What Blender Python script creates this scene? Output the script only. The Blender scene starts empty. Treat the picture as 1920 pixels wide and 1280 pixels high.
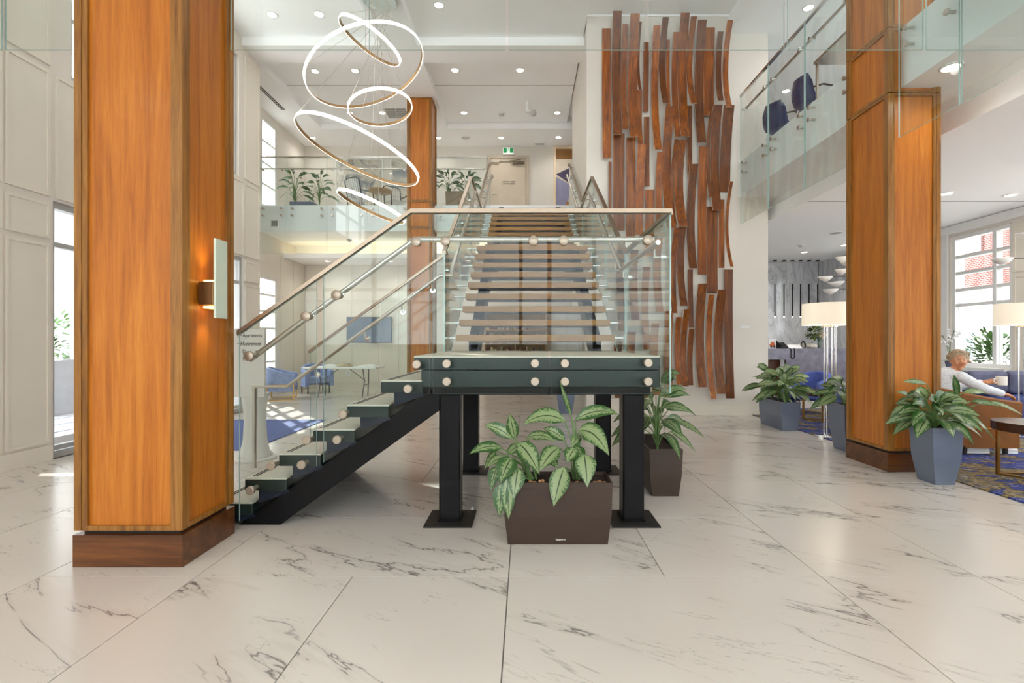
import bpy, bmesh, math, random
from mathutils import Vector, Matrix, Euler

# ------------------------------------------------------------------ camera, world, sun, exposure
scene = bpy.context.scene
C = scene.collection
F, VX, VY, EYE = 920.0, 984.5, 640.0, 1.40          # focal length in pixels, vanishing point, eye height
cam_data = bpy.data.cameras.new('camera')
cam = bpy.data.objects.new('camera', cam_data)
C.objects.link(cam)
cam.location = (0, 0, EYE)
cam.rotation_euler = (math.pi / 2, 0, 0)
cam_data.sensor_width = 36.0
cam_data.lens = 36.0 * F / 1920.0
cam_data.shift_x = -(VX - 960.0) / 1920.0
cam_data.clip_start = 0.05
cam_data.clip_end = 300
scene.camera = cam

world = bpy.data.worlds.new('daylight')
scene.world = world
world.use_nodes = True
wnt = world.node_tree
wbg = wnt.nodes['Background']
wbg.inputs['Color'].default_value = (0.93, 0.97, 1.0, 1)
wbg.inputs['Strength'].default_value = 5.2

sun_data = bpy.data.lights.new('sun', 'SUN')
sun_data.energy = 9.0
sun_data.angle = 0.01
sun_data.color = (1.0, 0.96, 0.9)
sun = bpy.data.objects.new('sun', sun_data)
C.objects.link(sun)
sun.rotation_euler = Vector((2.0, -2.7, -1.75)).to_track_quat('-Z', 'Y').to_euler()

vs = scene.view_settings
scene.display_settings.display_device = 'sRGB'
vs.view_transform = 'Standard'
vs.look = 'None'
vs.exposure = 0.38
vs.gamma = 1.0
vs.use_curve_mapping = False
cy = scene.cycles
cy.use_denoising = True
cy.max_bounces = 12
cy.diffuse_bounces = 7
cy.adaptive_threshold = 0.02
cy.glossy_bounces = 5
cy.transmission_bounces = 6
cy.transparent_max_bounces = 40
cy.sample_clamp_indirect = 6.0
cy.caustics_reflective = False
cy.caustics_refractive = False
DOWNLIGHT_W = 11.0

# ------------------------------------------------------------------ helpers
def lin(r, g, b):
    def c(u):
        u /= 255.0
        return u / 12.92 if u <= 0.04045 else ((u + 0.055) / 1.055) ** 2.4
    return (c(r), c(g), c(b))

def P(x, y, Y):
    """picture coordinates and a distance -> world point"""
    return Vector(((x - VX) * Y / F, Y, EYE - (y - VY) * Y / F))

MATS = {}
def new_mat(name):
    m = bpy.data.materials.new(name)
    m.use_nodes = True
    nt = m.node_tree
    MATS[name] = m
    return m, nt, nt.nodes['Principled BSDF']

def N(nt, kind, **kw):
    n = nt.nodes.new(kind)
    for k, v in kw.items():
        setattr(n, k, v)
    return n

def math_node(nt, op, a, b=None, clamp=False):
    n = N(nt, 'ShaderNodeMath', operation=op)
    n.use_clamp = clamp
    for i, v in enumerate((a, b)):
        if v is None:
            continue
        if isinstance(v, (int, float)):
            n.inputs[i].default_value = v
        else:
            nt.links.new(v, n.inputs[i])
    return n.outputs[0]

def ramp(nt, fac, stops):
    r = N(nt, 'ShaderNodeValToRGB')
    e = r.color_ramp.elements
    while len(e) < len(stops):
        e.new(0.5)
    for el, (p, c) in zip(e, stops):
        el.position = p
        el.color = (c[0], c[1], c[2], 1)
    nt.links.new(fac, r.inputs[0])
    return r.outputs[0]

def mix_col(nt, fac, a, b, blend='MIX'):
    n = N(nt, 'ShaderNodeMix', data_type='RGBA', blend_type=blend)
    for s, v in ((n.inputs[0], fac), (n.inputs[6], a), (n.inputs[7], b)):
        if isinstance(v, (int, float)):
            s.default_value = v
        elif isinstance(v, tuple):
            s.default_value = (v[0], v[1], v[2], 1)
        else:
            nt.links.new(v, s)
    return n.outputs[2]

def noise(nt, scale, detail=3, rough=0.5, dist=0.0, vec_scale=(1, 1, 1), rot=(0, 0, 0), coord='Object', offset=None, orient=False):
    tc = N(nt, 'ShaderNodeTexCoord')
    mp = N(nt, 'ShaderNodeMapping')
    mp.inputs['Scale'].default_value = vec_scale
    mp.inputs['Rotation'].default_value = rot
    if orient:
        mp.vector_type = 'TEXTURE'
        mp.inputs['Scale'].default_value = tuple(1.0 / q for q in vec_scale)
    nt.links.new(tc.outputs[coord], mp.inputs['Vector'])
    if offset is not None:
        nt.links.new(offset, mp.inputs['Location'])
    t = N(nt, 'ShaderNodeTexNoise')
    t.inputs['Scale'].default_value = scale
    t.inputs['Detail'].default_value = detail
    t.inputs['Roughness'].default_value = rough
    t.inputs['Distortion'].default_value = dist
    nt.links.new(mp.outputs[0], t.inputs['Vector'])
    return t.outputs['Fac']

def mat(name, rgb, rough=0.5, metal=0.0, var=0.06, scale=6.0, spec=0.5, bump=0.0, bscale=60.0):
    if name in MATS:
        return MATS[name]
    m, nt, b = new_mat(name)
    c = lin(*rgb)
    lo = tuple(x * (1 - var) for x in c)
    hi = tuple(min(1, x * (1 + var)) for x in c)
    col = ramp(nt, noise(nt, scale), [(0.3, lo), (0.7, hi)])
    nt.links.new(col, b.inputs['Base Color'])
    b.inputs['Roughness'].default_value = rough
    b.inputs['Metallic'].default_value = metal
    b.inputs['Specular IOR Level'].default_value = spec
    if bump:
        bp = N(nt, 'ShaderNodeBump')
        bp.inputs['Strength'].default_value = bump
        bp.inputs['Distance'].default_value = 0.01
        nt.links.new(noise(nt, bscale, 4), bp.inputs['Height'])
        nt.links.new(bp.outputs[0], b.inputs['Normal'])
    return m

def emit_mat(name, rgb, strength):
    if name in MATS:
        return MATS[name]
    m, nt, b = new_mat(name)
    c = lin(*rgb)
    b.inputs['Base Color'].default_value = (*c, 1)
    b.inputs['Emission Color'].default_value = (*c, 1)
    b.inputs['Emission Strength'].default_value = strength
    return m

def glass_mat(name, tint, gloss=1.0, ior=1.5):
    m = bpy.data.materials.new(name)
    m.use_nodes = True
    MATS[name] = m
    nt = m.node_tree
    nt.nodes.clear()
    out = N(nt, 'ShaderNodeOutputMaterial')
    tr = N(nt, 'ShaderNodeBsdfTransparent')
    tr.inputs[0].default_value = (*tint, 1)
    gl = N(nt, 'ShaderNodeBsdfGlossy')
    gl.inputs['Color'].default_value = (gloss, gloss, gloss, 1)
    gl.inputs['Roughness'].default_value = 0.0
    ge = N(nt, 'ShaderNodeNewGeometry')
    dp = N(nt, 'ShaderNodeVectorMath', operation='DOT_PRODUCT')
    nt.links.new(ge.outputs['Normal'], dp.inputs[0])
    nt.links.new(ge.outputs['Incoming'], dp.inputs[1])
    f0 = ((ior - 1) / (ior + 1)) ** 2
    g = math_node(nt, 'SUBTRACT', 1.0, math_node(nt, 'ABSOLUTE', dp.outputs['Value']), clamp=True)
    fac = math_node(nt, 'ADD', math_node(nt, 'MULTIPLY', math_node(nt, 'POWER', g, 5.0), 1 - f0), f0, clamp=True)
    mx = N(nt, 'ShaderNodeMixShader')
    nt.links.new(fac, mx.inputs[0])
    nt.links.new(tr.outputs[0], mx.inputs[1])
    nt.links.new(gl.outputs[0], mx.inputs[2])
    nt.links.new(mx.outputs[0], out.inputs[0])
    return m

def wood_mat(name, dark, mid, light, rough=0.35, axis='z', per_object=0.0, scale=1.0, coat=0.0):
    m, nt, b = new_mat(name)
    st = {'z': (9, 9, 0.45), 'x': (0.7, 14, 14), 'y': (14, 0.7, 14)}[axis]
    st = tuple(s * scale for s in st)
    off = None
    if per_object:
        oi = N(nt, 'ShaderNodeObjectInfo')
        cx = N(nt, 'ShaderNodeCombineXYZ')
        v = math_node(nt, 'MULTIPLY', oi.outputs['Random'], 37.0)
        for i in range(3):
            nt.links.new(v, cx.inputs[i])
        off = cx.outputs[0]
    n1 = noise(nt, 1.6, 6, 0.62, 0.8, st, offset=off)
    n2 = noise(nt, 9.0, 4, 0.7, 0.2, st, offset=off)
    f = math_node(nt, 'ADD', math_node(nt, 'MULTIPLY', n1, 0.7), math_node(nt, 'MULTIPLY', n2, 0.3))
    col = ramp(nt, f, [(0.32, lin(*dark)), (0.52, lin(*mid)), (0.72, lin(*light))])
    if per_object:
        h = N(nt, 'ShaderNodeHueSaturation')
        val = math_node(nt, 'ADD', math_node(nt, 'MULTIPLY', oi.outputs['Random'], per_object), 1 - per_object * 0.6)
        nt.links.new(val, h.inputs['Value'])
        nt.links.new(col, h.inputs['Color'])
        col = h.outputs[0]
    nt.links.new(col, b.inputs['Base Color'])
    b.inputs['Roughness'].default_value = rough
    b.inputs['Coat Weight'].default_value = coat
    b.inputs['Coat Roughness'].default_value = 0.15
    return m

class MB:
    def __init__(s):
        s.v = []; s.f = []; s.m = []; s.uv = None
    def add(s, verts, faces, mi=0):
        o = len(s.v)
        s.v += [tuple(v) for v in verts]
        s.f += [tuple(i + o for i in f) for f in faces]
        s.m += [mi] * len(faces)
        return s
    def box(s, x0, x1, y0, y1, z0, z1, mi=0):
        v = [(x, y, z) for z in (z0, z1) for y in (y0, y1) for x in (x0, x1)]
        return s.add(v, [(0, 2, 3, 1), (4, 5, 7, 6), (0, 1, 5, 4), (2, 6, 7, 3), (0, 4, 6, 2), (1, 3, 7, 5)], mi)
    def hexa(s, v, mi=0):
        """eight corners: bottom four counter-clockwise, then top four"""
        return s.add(v, [(3, 2, 1, 0), (4, 5, 6, 7), (0, 1, 5, 4), (1, 2, 6, 5), (2, 3, 7, 6), (3, 0, 4, 7)], mi)
    def prism(s, poly, axis, a, b, mi=0, side_mi=None):
        """poly: 2D outline in the two other axes (x: y,z; y: x,z; z: x,y), extruded from a to b"""
        def pt(u, w, t):
            return {'x': (t, u, w), 'y': (u, t, w), 'z': (u, w, t)}[axis]
        n = len(poly)
        v = [pt(u, w, a) for u, w in poly] + [pt(u, w, b) for u, w in poly]
        lo = tuple(range(n)); hi = tuple(range(n, 2 * n))
        sides = [(i, (i + 1) % n, n + (i + 1) % n, n + i) for i in range(n)]
        caps = [lo[::-1], hi]
        s.add(v, caps, mi)
        o = len(s.v) - 2 * n
        s.f += [tuple(i + o for i in q) for q in sides]
        s.m += [mi if side_mi is None else side_mi] * n
        return s
    def tube(s, path, r, n=10, mi=0, closed=False, cap=True):
        p = [Vector(q) for q in path]
        k = len(p)
        rr = r if isinstance(r, (list, tuple)) else [r] * k
        tang = []
        for i in range(k):
            if closed:
                t = p[(i + 1) % k] - p[i - 1]
            else:
                t = p[min(i + 1, k - 1)] - p[max(i - 1, 0)]
            tang.append(t.normalized())
        up = Vector((0, 0, 1)) if abs(tang[0].z) < 0.9 else Vector((1, 0, 0))
        a = tang[0].cross(up).normalized()
        rings = []
        for i in range(k):
            a = (a - tang[i] * a.dot(tang[i]))
            a = a.normalized() if a.length > 1e-6 else tang[i].orthogonal().normalized()
            b = tang[i].cross(a)
            sc = 1.0
            if 0 < i < k - 1 and not closed:
                c = (p[i + 1] - p[i]).normalized().dot((p[i] - p[i - 1]).normalized())
                sc = 1.0 / max(0.5, math.sqrt(max(0.05, (1 + c) / 2)))
            rings.append([p[i] + (a * math.cos(2 * math.pi * j / n) + b * math.sin(2 * math.pi * j / n)) * rr[i] * sc for j in range(n)])
        v = [q for R in rings for q in R]
        f = []
        m = k if closed else k - 1
        for i in range(m):
            i2 = (i + 1) % k
            for j in range(n):
                j2 = (j + 1) % n
                f.append((i * n + j, i * n + j2, i2 * n + j2, i2 * n + j))
        if cap and not closed:
            f.append(tuple(range(n))[::-1])
            f.append(tuple((k - 1) * n + j for j in range(n)))
        return s.add(v, f, mi)
    def bar(s, path, w, h, mi=0):
        """flat bar: horizontal width w, height h (measured upright) along a path"""
        p = [Vector(q) for q in path]
        k = len(p)
        v = []
        for i in range(k):
            t = p[min(i + 1, k - 1)] - p[max(i - 1, 0)]
            t.z = 0
            sd = Vector((t.y, -t.x, 0))
            sd = sd.normalized() if sd.length > 1e-6 else Vector((1, 0, 0))
            for sx, sz in ((-1, -1), (1, -1), (1, 1), (-1, 1)):
                v.append(p[i] + sd * sx * w / 2 + Vector((0, 0, sz * h / 2)))
        f = [(0, 1, 2, 3)]
        for i in range(k - 1):
            for j in range(4):
                j2 = (j + 1) % 4
                f.append((i * 4 + j, (i + 1) * 4 + j, (i + 1) * 4 + j2, i * 4 + j2))
        f.append(tuple((k - 1) * 4 + j for j in (3, 2, 1, 0)))
        return s.add(v, f, mi)
    def lathe(s, prof, n=24, c=(0, 0, 0), mi=0, axis='z', cap=True):
        v = []
        for r, z in prof:
            for j in range(n):
                a = 2 * math.pi * j / n
                q = {'z': (r * math.cos(a), r * math.sin(a), z), 'y': (r * math.cos(a), z, r * math.sin(a)), 'x': (z, r * math.cos(a), r * math.sin(a))}[axis]
                v.append((q[0] + c[0], q[1] + c[1], q[2] + c[2]))
        f = []
        for i in range(len(prof) - 1):
            for j in range(n):
                j2 = (j + 1) % n
                f.append((i * n + j, i * n + j2, (i + 1) * n + j2, (i + 1) * n + j))
        if cap:
            if prof[0][0] > 1e-5:
                f.append(tuple(range(n))[::-1])
            if prof[-1][0] > 1e-5:
                f.append(tuple((len(prof) - 1) * n + j for j in range(n)))
        return s.add(v, f, mi)
    def ball(s, c, rx, ry=None, rz=None, nu=14, nv=9, mi=0):
        ry = rx if ry is None else ry
        rz = rx if rz is None else rz
        v = [(c[0], c[1], c[2] - rz)]
        for i in range(1, nv):
            t = math.pi * i / nv - math.pi / 2
            for j in range(nu):
                a = 2 * math.pi * j / nu
                v.append((c[0] + rx * math.cos(t) * math.cos(a), c[1] + ry * math.cos(t) * math.sin(a), c[2] + rz * math.sin(t)))
        v.append((c[0], c[1], c[2] + rz))
        f = [(0, 1 + (j + 1) % nu, 1 + j) for j in range(nu)]
        for i in range(nv - 2):
            for j in range(nu):
                j2 = (j + 1) % nu
                f.append((1 + i * nu + j, 1 + i * nu + j2, 1 + (i + 1) * nu + j2, 1 + (i + 1) * nu + j))
        L = len(v) - 1
        f += [(L, 1 + (nv - 2) * nu + j, 1 + (nv - 2) * nu + (j + 1) % nu) for j in range(nu)]
        return s.add(v, f, mi)

def wloc(o):
    v = Vector((0, 0, 0))
    while o is not None:
        v += o.location
        o = o.parent
    return v

def obj(name, mb, mats, parent=None, smooth=False, local=False, bevel=0.0, fix=False):
    me = bpy.data.meshes.new(name)
    me.from_pydata(mb.v, [], mb.f)
    if not isinstance(mats, (list, tuple)):
        mats = [mats]
    for m in mats:
        me.materials.append(m)
    if len(mats) > 1:
        me.polygons.foreach_set('material_index', mb.m)
    if mb.uv is not None:
        ul = me.uv_layers.new(name='UVMap')
        for lp in me.loops:
            ul.data[lp.index].uv = mb.uv[lp.vertex_index]
    if fix:
        bm = bmesh.new(); bm.from_mesh(me)
        bmesh.ops.recalc_face_normals(bm, faces=bm.faces)
        bm.to_mesh(me); bm.free()
    if smooth:
        me.polygons.foreach_set('use_smooth', [True] * len(me.polygons))
        me.set_sharp_from_angle(angle=math.radians(40))
    me.update()
    o = bpy.data.objects.new(name, me)
    C.objects.link(o)
    if parent is not None:
        o.parent = parent
        if not local:
            o.location = -wloc(parent)
    if bevel:
        md = o.modifiers.new('edge', 'BEVEL')
        md.width = bevel; md.segments = 2; md.limit_method = 'ANGLE'
        md.angle_limit = math.radians(40)
    return o

def tag(o, label=None, cat=None, group=None, kind=None):
    if label: o['label'] = label
    if cat: o['category'] = cat
    if group: o['group'] = group
    if kind: o['kind'] = kind
    return o

def thing(name, label=None, cat=None, loc=(0, 0, 0), rz=0.0, group=None, kind=None):
    o = bpy.data.objects.new(name, None)
    o.empty_display_size = 0.1
    C.objects.link(o)
    o.location = loc
    o.rotation_euler = (0, 0, rz)
    return tag(o, label, cat, group, kind)

def copy_tree(o, loc=None, rz=None, parent=None):
    c = o.copy()
    C.objects.link(c)
    c.parent = parent
    if loc is not None: c.location = loc
    if rz is not None: c.rotation_euler = (0, 0, rz)
    for ch in list(o.children):
        copy_tree(ch, parent=c)
    return c

def share(name, o, parent=None, loc=(0, 0, 0)):
    """another object with the same mesh data"""
    c = bpy.data.objects.new(name, o.data)
    C.objects.link(c)
    c.location = loc
    if parent is not None:
        c.parent = parent
        c.location = Vector(loc) - wloc(parent)
    return c

def text(name, s, size, loc, rot, m, parent=None, align='LEFT', ext=0.001, xs=1.0):
    cu = bpy.data.curves.new(name, 'FONT')
    cu.body = s; cu.size = size; cu.extrude = ext; cu.align_x = align
    cu.materials.append(m)
    o = bpy.data.objects.new(name, cu)
    C.objects.link(o)
    o.rotation_euler = rot
    o.scale = (xs, 1, 1)
    o.location = Vector(loc)
    dg = bpy.context.evaluated_depsgraph_get()
    me = bpy.data.meshes.new_from_object(o.evaluated_get(dg))
    M4 = Matrix.Translation(Vector(loc)) @ Euler(rot).to_matrix().to_4x4() @ Matrix.Diagonal((xs, 1, 1, 1))
    me.transform(M4)
    if not me.materials: me.materials.append(m)
    bpy.data.objects.remove(o); bpy.data.curves.remove(cu)
    o = bpy.data.objects.new(name, me)
    C.objects.link(o)
    if parent is not None:
        o.parent = parent
        o.location = -wloc(parent)
    return o

# ------------------------------------------------------------------ materials
def marble_floor():
    m, nt, b = new_mat('marble_tile')
    oi = N(nt, 'ShaderNodeObjectInfo')
    cx = N(nt, 'ShaderNodeCombineXYZ')
    nt.links.new(math_node(nt, 'MULTIPLY', oi.outputs['Random'], 53.0), cx.inputs[0])
    nt.links.new(math_node(nt, 'MULTIPLY', oi.outputs['Random'], 91.0), cx.inputs[1])
    def veins(scale, width, strength, rot, stretch, dist):
        n = noise(nt, scale, 6, 0.62, dist, stretch, (0, 0, rot), offset=cx.outputs[0], orient=True)
        d = math_node(nt, 'ABSOLUTE', math_node(nt, 'SUBTRACT', n, 0.5))
        v = math_node(nt, 'SUBTRACT', 1.0, math_node(nt, 'DIVIDE', d, width), clamp=True)
        brk = math_node(nt, 'MULTIPLY', math_node(nt, 'SUBTRACT', noise(nt, 1.6, 2, 0.5, 0, offset=cx.outputs[0]), 0.42, ), 8.0, clamp=True)
        return math_node(nt, 'MULTIPLY', math_node(nt, 'MULTIPLY', v, brk), strength)
    v1 = veins(0.62, 0.0055, 0.75, math.radians(-32), (0.42, 1.9, 1), 0.35)
    v2 = veins(1.1, 0.004, 0.4, math.radians(-26), (0.45, 1.9, 1), 0.4)
    soft = veins(0.62, 0.03, 0.15, math.radians(-32), (0.42, 1.9, 1), 0.35)
    f = math_node(nt, 'ADD', math_node(nt, 'ADD', v1, v2), soft, clamp=True)
    base = ramp(nt, noise(nt, 0.6, 2), [(0.3, lin(205, 198, 189)), (0.7, lin(215, 209, 201))])
    col = mix_col(nt, f, base, lin(112, 104, 100))
    nt.links.new(col, b.inputs['Base Color'])
    b.inputs['Roughness'].default_value = 0.22
    b.inputs['Specular IOR Level'].default_value = 0.5
    return m
M_TILE = marble_floor()
M_GROUT = mat('grout', (120, 114, 108), 0.8)
M_WALL = mat('beige_wall', (224, 217, 207), 0.6, var=0.02, scale=1.5)
M_PANEL = mat('beige_panel', (228, 221, 208), 0.5, var=0.02, scale=1.5)
M_WHITE = mat('white_ceiling', (251, 251, 251), 0.7, var=0.01, scale=1.0)
M_FASCIA = mat('white_fascia', (250, 251, 251), 0.5, var=0.01, scale=1.0)
M_TRIMW = mat('white_trim', (236, 236, 234), 0.45, var=0.02)
M_COL = wood_mat('cherry_panel', (146, 76, 10), (184, 108, 26), (208, 136, 48), 0.36, 'z', 0.06, 1.0, 0.12)
M_COLT = wood_mat('walnut_trim', (98, 58, 18), (148, 98, 36), (176, 126, 62), 0.35, 'z', 0.1, 1.6, 0.2)
M_PLINTH = wood_mat('walnut_plinth', (48, 22, 6), (92, 50, 16), (128, 78, 32), 0.3, 'x', 0.1, 0.5, 0.3)
M_SLAT = wood_mat('stained_slat', (64, 24, 0), (136, 70, 6), (192, 112, 22), 0.42, 'z', 0.9, 1.5, 0.05)
M_SLATE = mat('slat_edge', (224, 214, 200), 0.5)
M_OAK = wood_mat('oak_tread', (116, 74, 22), (162, 112, 46), (192, 142, 74), 0.4, 'x', 0.15, 1.2)
M_DARK = mat('dark_core', (40, 34, 30), 0.7)
M_BLACK = mat('black_steel', (9, 9, 11), 0.32, 0.0, 0.15, spec=0.2)
M_NAVYSTEEL = mat('navy_steel', (24, 30, 46), 0.35, 0.0, 0.1, spec=0.3)
M_SIDE = mat('dark_green_board', (16, 34, 32), 0.3, 0.0, 0.08)
M_STONE = mat('stone_tread', (206, 198, 184), 0.45, 0.0, 0.04, 12)
M_STEEL = mat('brushed_steel', (200, 194, 184), 0.28, 1.0, 0.05, 30)
M_CAP = mat('standoff_cap', (172, 160, 144), 0.42, 0.7, 0.06, 60)
M_RAIL = mat('satin_rail', (158, 142, 124), 0.34, 1.0, 0.05, 20)
M_CHROME = mat('chrome', (225, 225, 222), 0.15, 1.0, 0.02)
M_BRASS = mat('brass', (176, 138, 82), 0.3, 1.0, 0.08)
M_GLASS = glass_mat('tinted_glass', (0.935, 0.97, 0.96), 0.95, 1.25)
M_GLASS2 = glass_mat('clear_balustrade_glass', (0.952, 0.98, 0.972), 0.95, 1.46)
M_GEDGE = mat('glass_edge', (176, 204, 198), 0.2, 0.0, 0.05)
M_PANE = glass_mat('window_glass', (0.97, 0.98, 0.98), 0.9, 1.35)
M_LENS = emit_mat('lamp_lens', (255, 244, 222), 9.0)
M_RINGL = emit_mat('ring_diffuser', (255, 248, 236), 1.8)
M_RINGB = mat('champagne_ring', (176, 140, 96), 0.4, 0.6, 0.05)
M_INK = mat('dark_ink', (70, 70, 72), 0.6)
M_SHADE = emit_mat('linen_shade', (255, 242, 220), 0.3)
M_ALU = mat('window_frame', (190, 190, 188), 0.4, 0.3, 0.03)
# ------------------------------------------------------------------ structure
XL, XR, YB, YF = -5.6, 8.8, 14.7, -4.0       # left wall face, right wall face, back wall, front glazing
XREC = -6.6                                  # recessed left wall behind the pier
Z1, ZS, ZC, ZB = 4.77, 4.13, 7.6, 7.25       # mezzanine floor, its soffit, coffer ceiling, beam soffit
EDGE_X, EDGE_Y, BACK_Y = 4.05, 3.50, 12.15   # edges of the mezzanine slabs round the atrium
ART_Y, ART_X0, ART_X1 = 9.33, 1.17, 4.62

def struct(name, mb, m, parent=None, label=None, **kw):
    o = obj(name, mb, m, parent, **kw)
    if parent is None:
        o['kind'] = 'structure'
        if label: o['label'] = label
    return o

def holes_grid(a0, a1, z0, z1, holes):
    us = sorted({a0, a1, *[h[0] for h in holes], *[h[1] for h in holes]})
    ws = sorted({z0, z1, *[h[2] for h in holes], *[h[3] for h in holes]})
    out = []
    for i in range(len(us) - 1):
        for j in range(len(ws) - 1):
            cu, cw = (us[i] + us[i + 1]) / 2, (ws[j] + ws[j + 1]) / 2
            if not any(h[0] < cu < h[1] and h[2] < cw < h[3] for h in holes):
                out.append((us[i], us[i + 1], ws[j], ws[j + 1]))
    return out

def wall_x(name, x0, x1, y0, y1, z0, z1, holes=(), m=None, label=None):
    mb = MB()
    for a, b, c, d in holes_grid(y0, y1, z0, z1, holes):
        mb.box(x0, x1, a, b, c, d)
    return struct(name, mb, m or M_WALL, label=label)

def wall_y(name, y0, y1, x0, x1, z0, z1, holes=(), m=None, label=None):
    mb = MB()
    for a, b, c, d in holes_grid(x0, x1, z0, z1, holes):
        mb.box(a, b, y0, y1, c, d)
    return struct(name, mb, m or M_WALL, label=label)

def panel(parent, axis, pos, sg, a0, a1, z0, z1, fw=0.05, ft=0.018, mats=None, gap=0.006, name='panel', field=0.005):
    """a framed panel on a wall face: axis is the wall's normal axis, sg the side it faces"""
    mb = MB()
    a0 += gap; a1 -= gap; z0 += gap; z1 -= gap
    def bx(u0, u1, w0, w1, t, mi):
        p0, p1 = sorted((pos, pos + sg * t))
        if axis == 'x': mb.box(p0, p1, u0, u1, w0, w1, mi)
        else: mb.box(u0, u1, p0, p1, w0, w1, mi)
    bx(a0, a1, z0, z0 + fw, ft, 0); bx(a0, a1, z1 - fw, z1, ft, 0)
    bx(a0, a0 + fw, z0 + fw, z1 - fw, ft, 0); bx(a1 - fw, a1, z0 + fw, z1 - fw, ft, 0)
    bx(a0 + fw, a1 - fw, z0 + fw, z1 - fw, field, 1)
    return obj(name, mb, mats or [M_PANEL, M_PANEL], parent)

def window(name, axis, pos, th, a0, a1, z0, z1, av=(), zv=(), fw=0.06, m=None, label=None):
    m = m or M_TRIMW
    mb = MB()
    def bx(mb, u0, u1, w0, w1, d):
        if axis == 'x': mb.box(pos - d / 2, pos + d / 2, u0, u1, w0, w1)
        else: mb.box(u0, u1, pos - d / 2, pos + d / 2, w0, w1)
    bx(mb, a0, a1, z0, z0 + fw, th); bx(mb, a0, a1, z1 - fw, z1, th)
    bx(mb, a0, a0 + fw, z0 + fw, z1 - fw, th); bx(mb, a1 - fw, a1, z0 + fw, z1 - fw, th)
    o = struct(name, mb, m, label=label)
    av = [a0 + fw / 2] + sorted(av) + [a1 - fw / 2]
    zv = [z0 + fw / 2] + sorted(zv) + [z1 - fw / 2]
    for a in av[1:-1]:
        q = MB(); bx(q, a - fw / 2, a + fw / 2, z0 + fw, z1 - fw, th * 0.9); obj('mullion', q, m, o)
    for z in zv[1:-1]:
        q = MB(); bx(q, a0 + fw, a1 - fw, z - fw * 0.4, z + fw * 0.4, th * 0.8); obj('muntin', q, m, o)
    for i in range(len(av) - 1):
        for j in range(len(zv) - 1):
            q = MB(); bx(q, av[i] + fw / 2, av[i + 1] - fw / 2, zv[j] + fw * 0.4, zv[j + 1] - fw * 0.4, 0.012)
            obj('pane', q, M_PANE, o)
    return o

# floor of large marble tiles, each laid singly
floor = struct('floor', MB().box(XREC - 0.3, XR + 0.3, YF - 0.3, YB + 0.3, -0.25, -0.006), M_GROUT, label='white marble tile floor of the lobby')
random.seed(4)
TY0, TDY, TX0, TDX = 2.927, 0.972, -0.098, 0.93
tile_mesh = {}
def tile(x0, x1, y0, y1):
    w, d = round(x1 - x0, 3), round(y1 - y0, 3)
    g = 0.0015
    if (w, d) not in tile_mesh:
        mb = MB()
        e = 0.002
        mb.hexa([(g, g, -0.012), (w - g, g, -0.012), (w - g, d - g, -0.012), (g, d - g, -0.012)] + [(g + e, g + e, 0), (w - g - e, g + e, 0), (w - g - e, d - g - e, 0), (g + e, d - g - e, 0)])
        o = obj('tile', mb, M_TILE, floor, local=True)
        tile_mesh[(w, d)] = o
        o.location = (x0, y0, 0)
        return o
    return share('tile', tile_mesh[(w, d)], floor, (x0, y0, 0))
for k in range(-6, 13):
    y0, y1 = TY0 + TDY * k, TY0 + TDY * (k + 1)
    y0 = max(y0, YF); y1 = min(y1, YB)
    if y1 - y0 < 0.05: continue
    left = XREC if y0 > 10.3 else XL
    joints = [TX0 + TDX * j for j in range(-7, 10)]
    skip = {-1: {1}, 0: {-1}, 1: {-1, 1}}.get(k, {j for j in range(-6, 9) if (j + k) % 2 == 0 and random.random() < 0.75})
    xs = [left] + [TX0 + TDX * j for j in range(-7, 10) if j not in skip and left + 0.05 < TX0 + TDX * j < XR - 0.05] + [XR]
    for a, b in zip(xs, xs[1:]):
        tile(a, b, y0, y1)

# left wall with storefront, upper window and pier
wl = wall_x('wall_left', XL - 0.35, XL, YF, 10.36, 0, ZC, [(5.82, 9.77, 0, 3.07), (6.05, 9.6, 4.63, 7.0)], label='beige panelled wall beside the entrance')
rows = [(0.2, 2.55), (2.6, 3.03), (3.1, 4.58)]
for y0, y1 in ((3.4, 4.3), (4.35, 5.25), (5.27, 5.78)):
    for z0, z1 in rows + [(4.64, 7.1)]:
        panel(wl, 'x', XL, 1, y0, y1, z0, z1, 0.035)
for z0, z1 in rows + [(4.64, 7.1)]:
    panel(wl, 'x', XL, 1, 9.79, 10.34, z0, z1, 0.035)
for y0, y1 in ((5.84, 6.8), (6.82, 7.8), (7.82, 8.8), (8.82, 9.76)):
    panel(wl, 'x', XL, 1, y0, y1, 3.1, 4.58, 0.035)
bb = struct('baseboard_left', MB().box(XL, XL + 0.02, YF, 5.8, 0.001, 0.18).box(XL, XL + 0.02, 9.79, 10.34, 0.001, 0.18), M_PANEL)
window('window_1', 'x', XL - 0.1, 0.1, 5.82, 9.77, 0.0, 3.07, (6.75, 7.78, 8.8), (0.12, 2.57), 0.07, M_ALU, 'entrance storefront glazing beside the panelled wall')
window('window_2', 'x', XL - 0.1, 0.1, 6.05, 9.6, 4.63, 7.0, (7.2, 8.4), (5.4, 6.2), 0.07, M_ALU, 'upper window above the entrance storefront')
struct('door_1', MB().tube([(XL + 0.03, 6.6, 0.98), (XL + 0.03, 6.6, 1.22)], 0.014).tube([(XL - 0.06, 6.6, 1.0), (XL + 0.03, 6.6, 1.0)], 0.01).tube([(XL - 0.06, 6.6, 1.2), (XL + 0.03, 6.6, 1.2)], 0.01), M_BRASS, label='brass pull handle of the entrance door', smooth=True)

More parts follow.
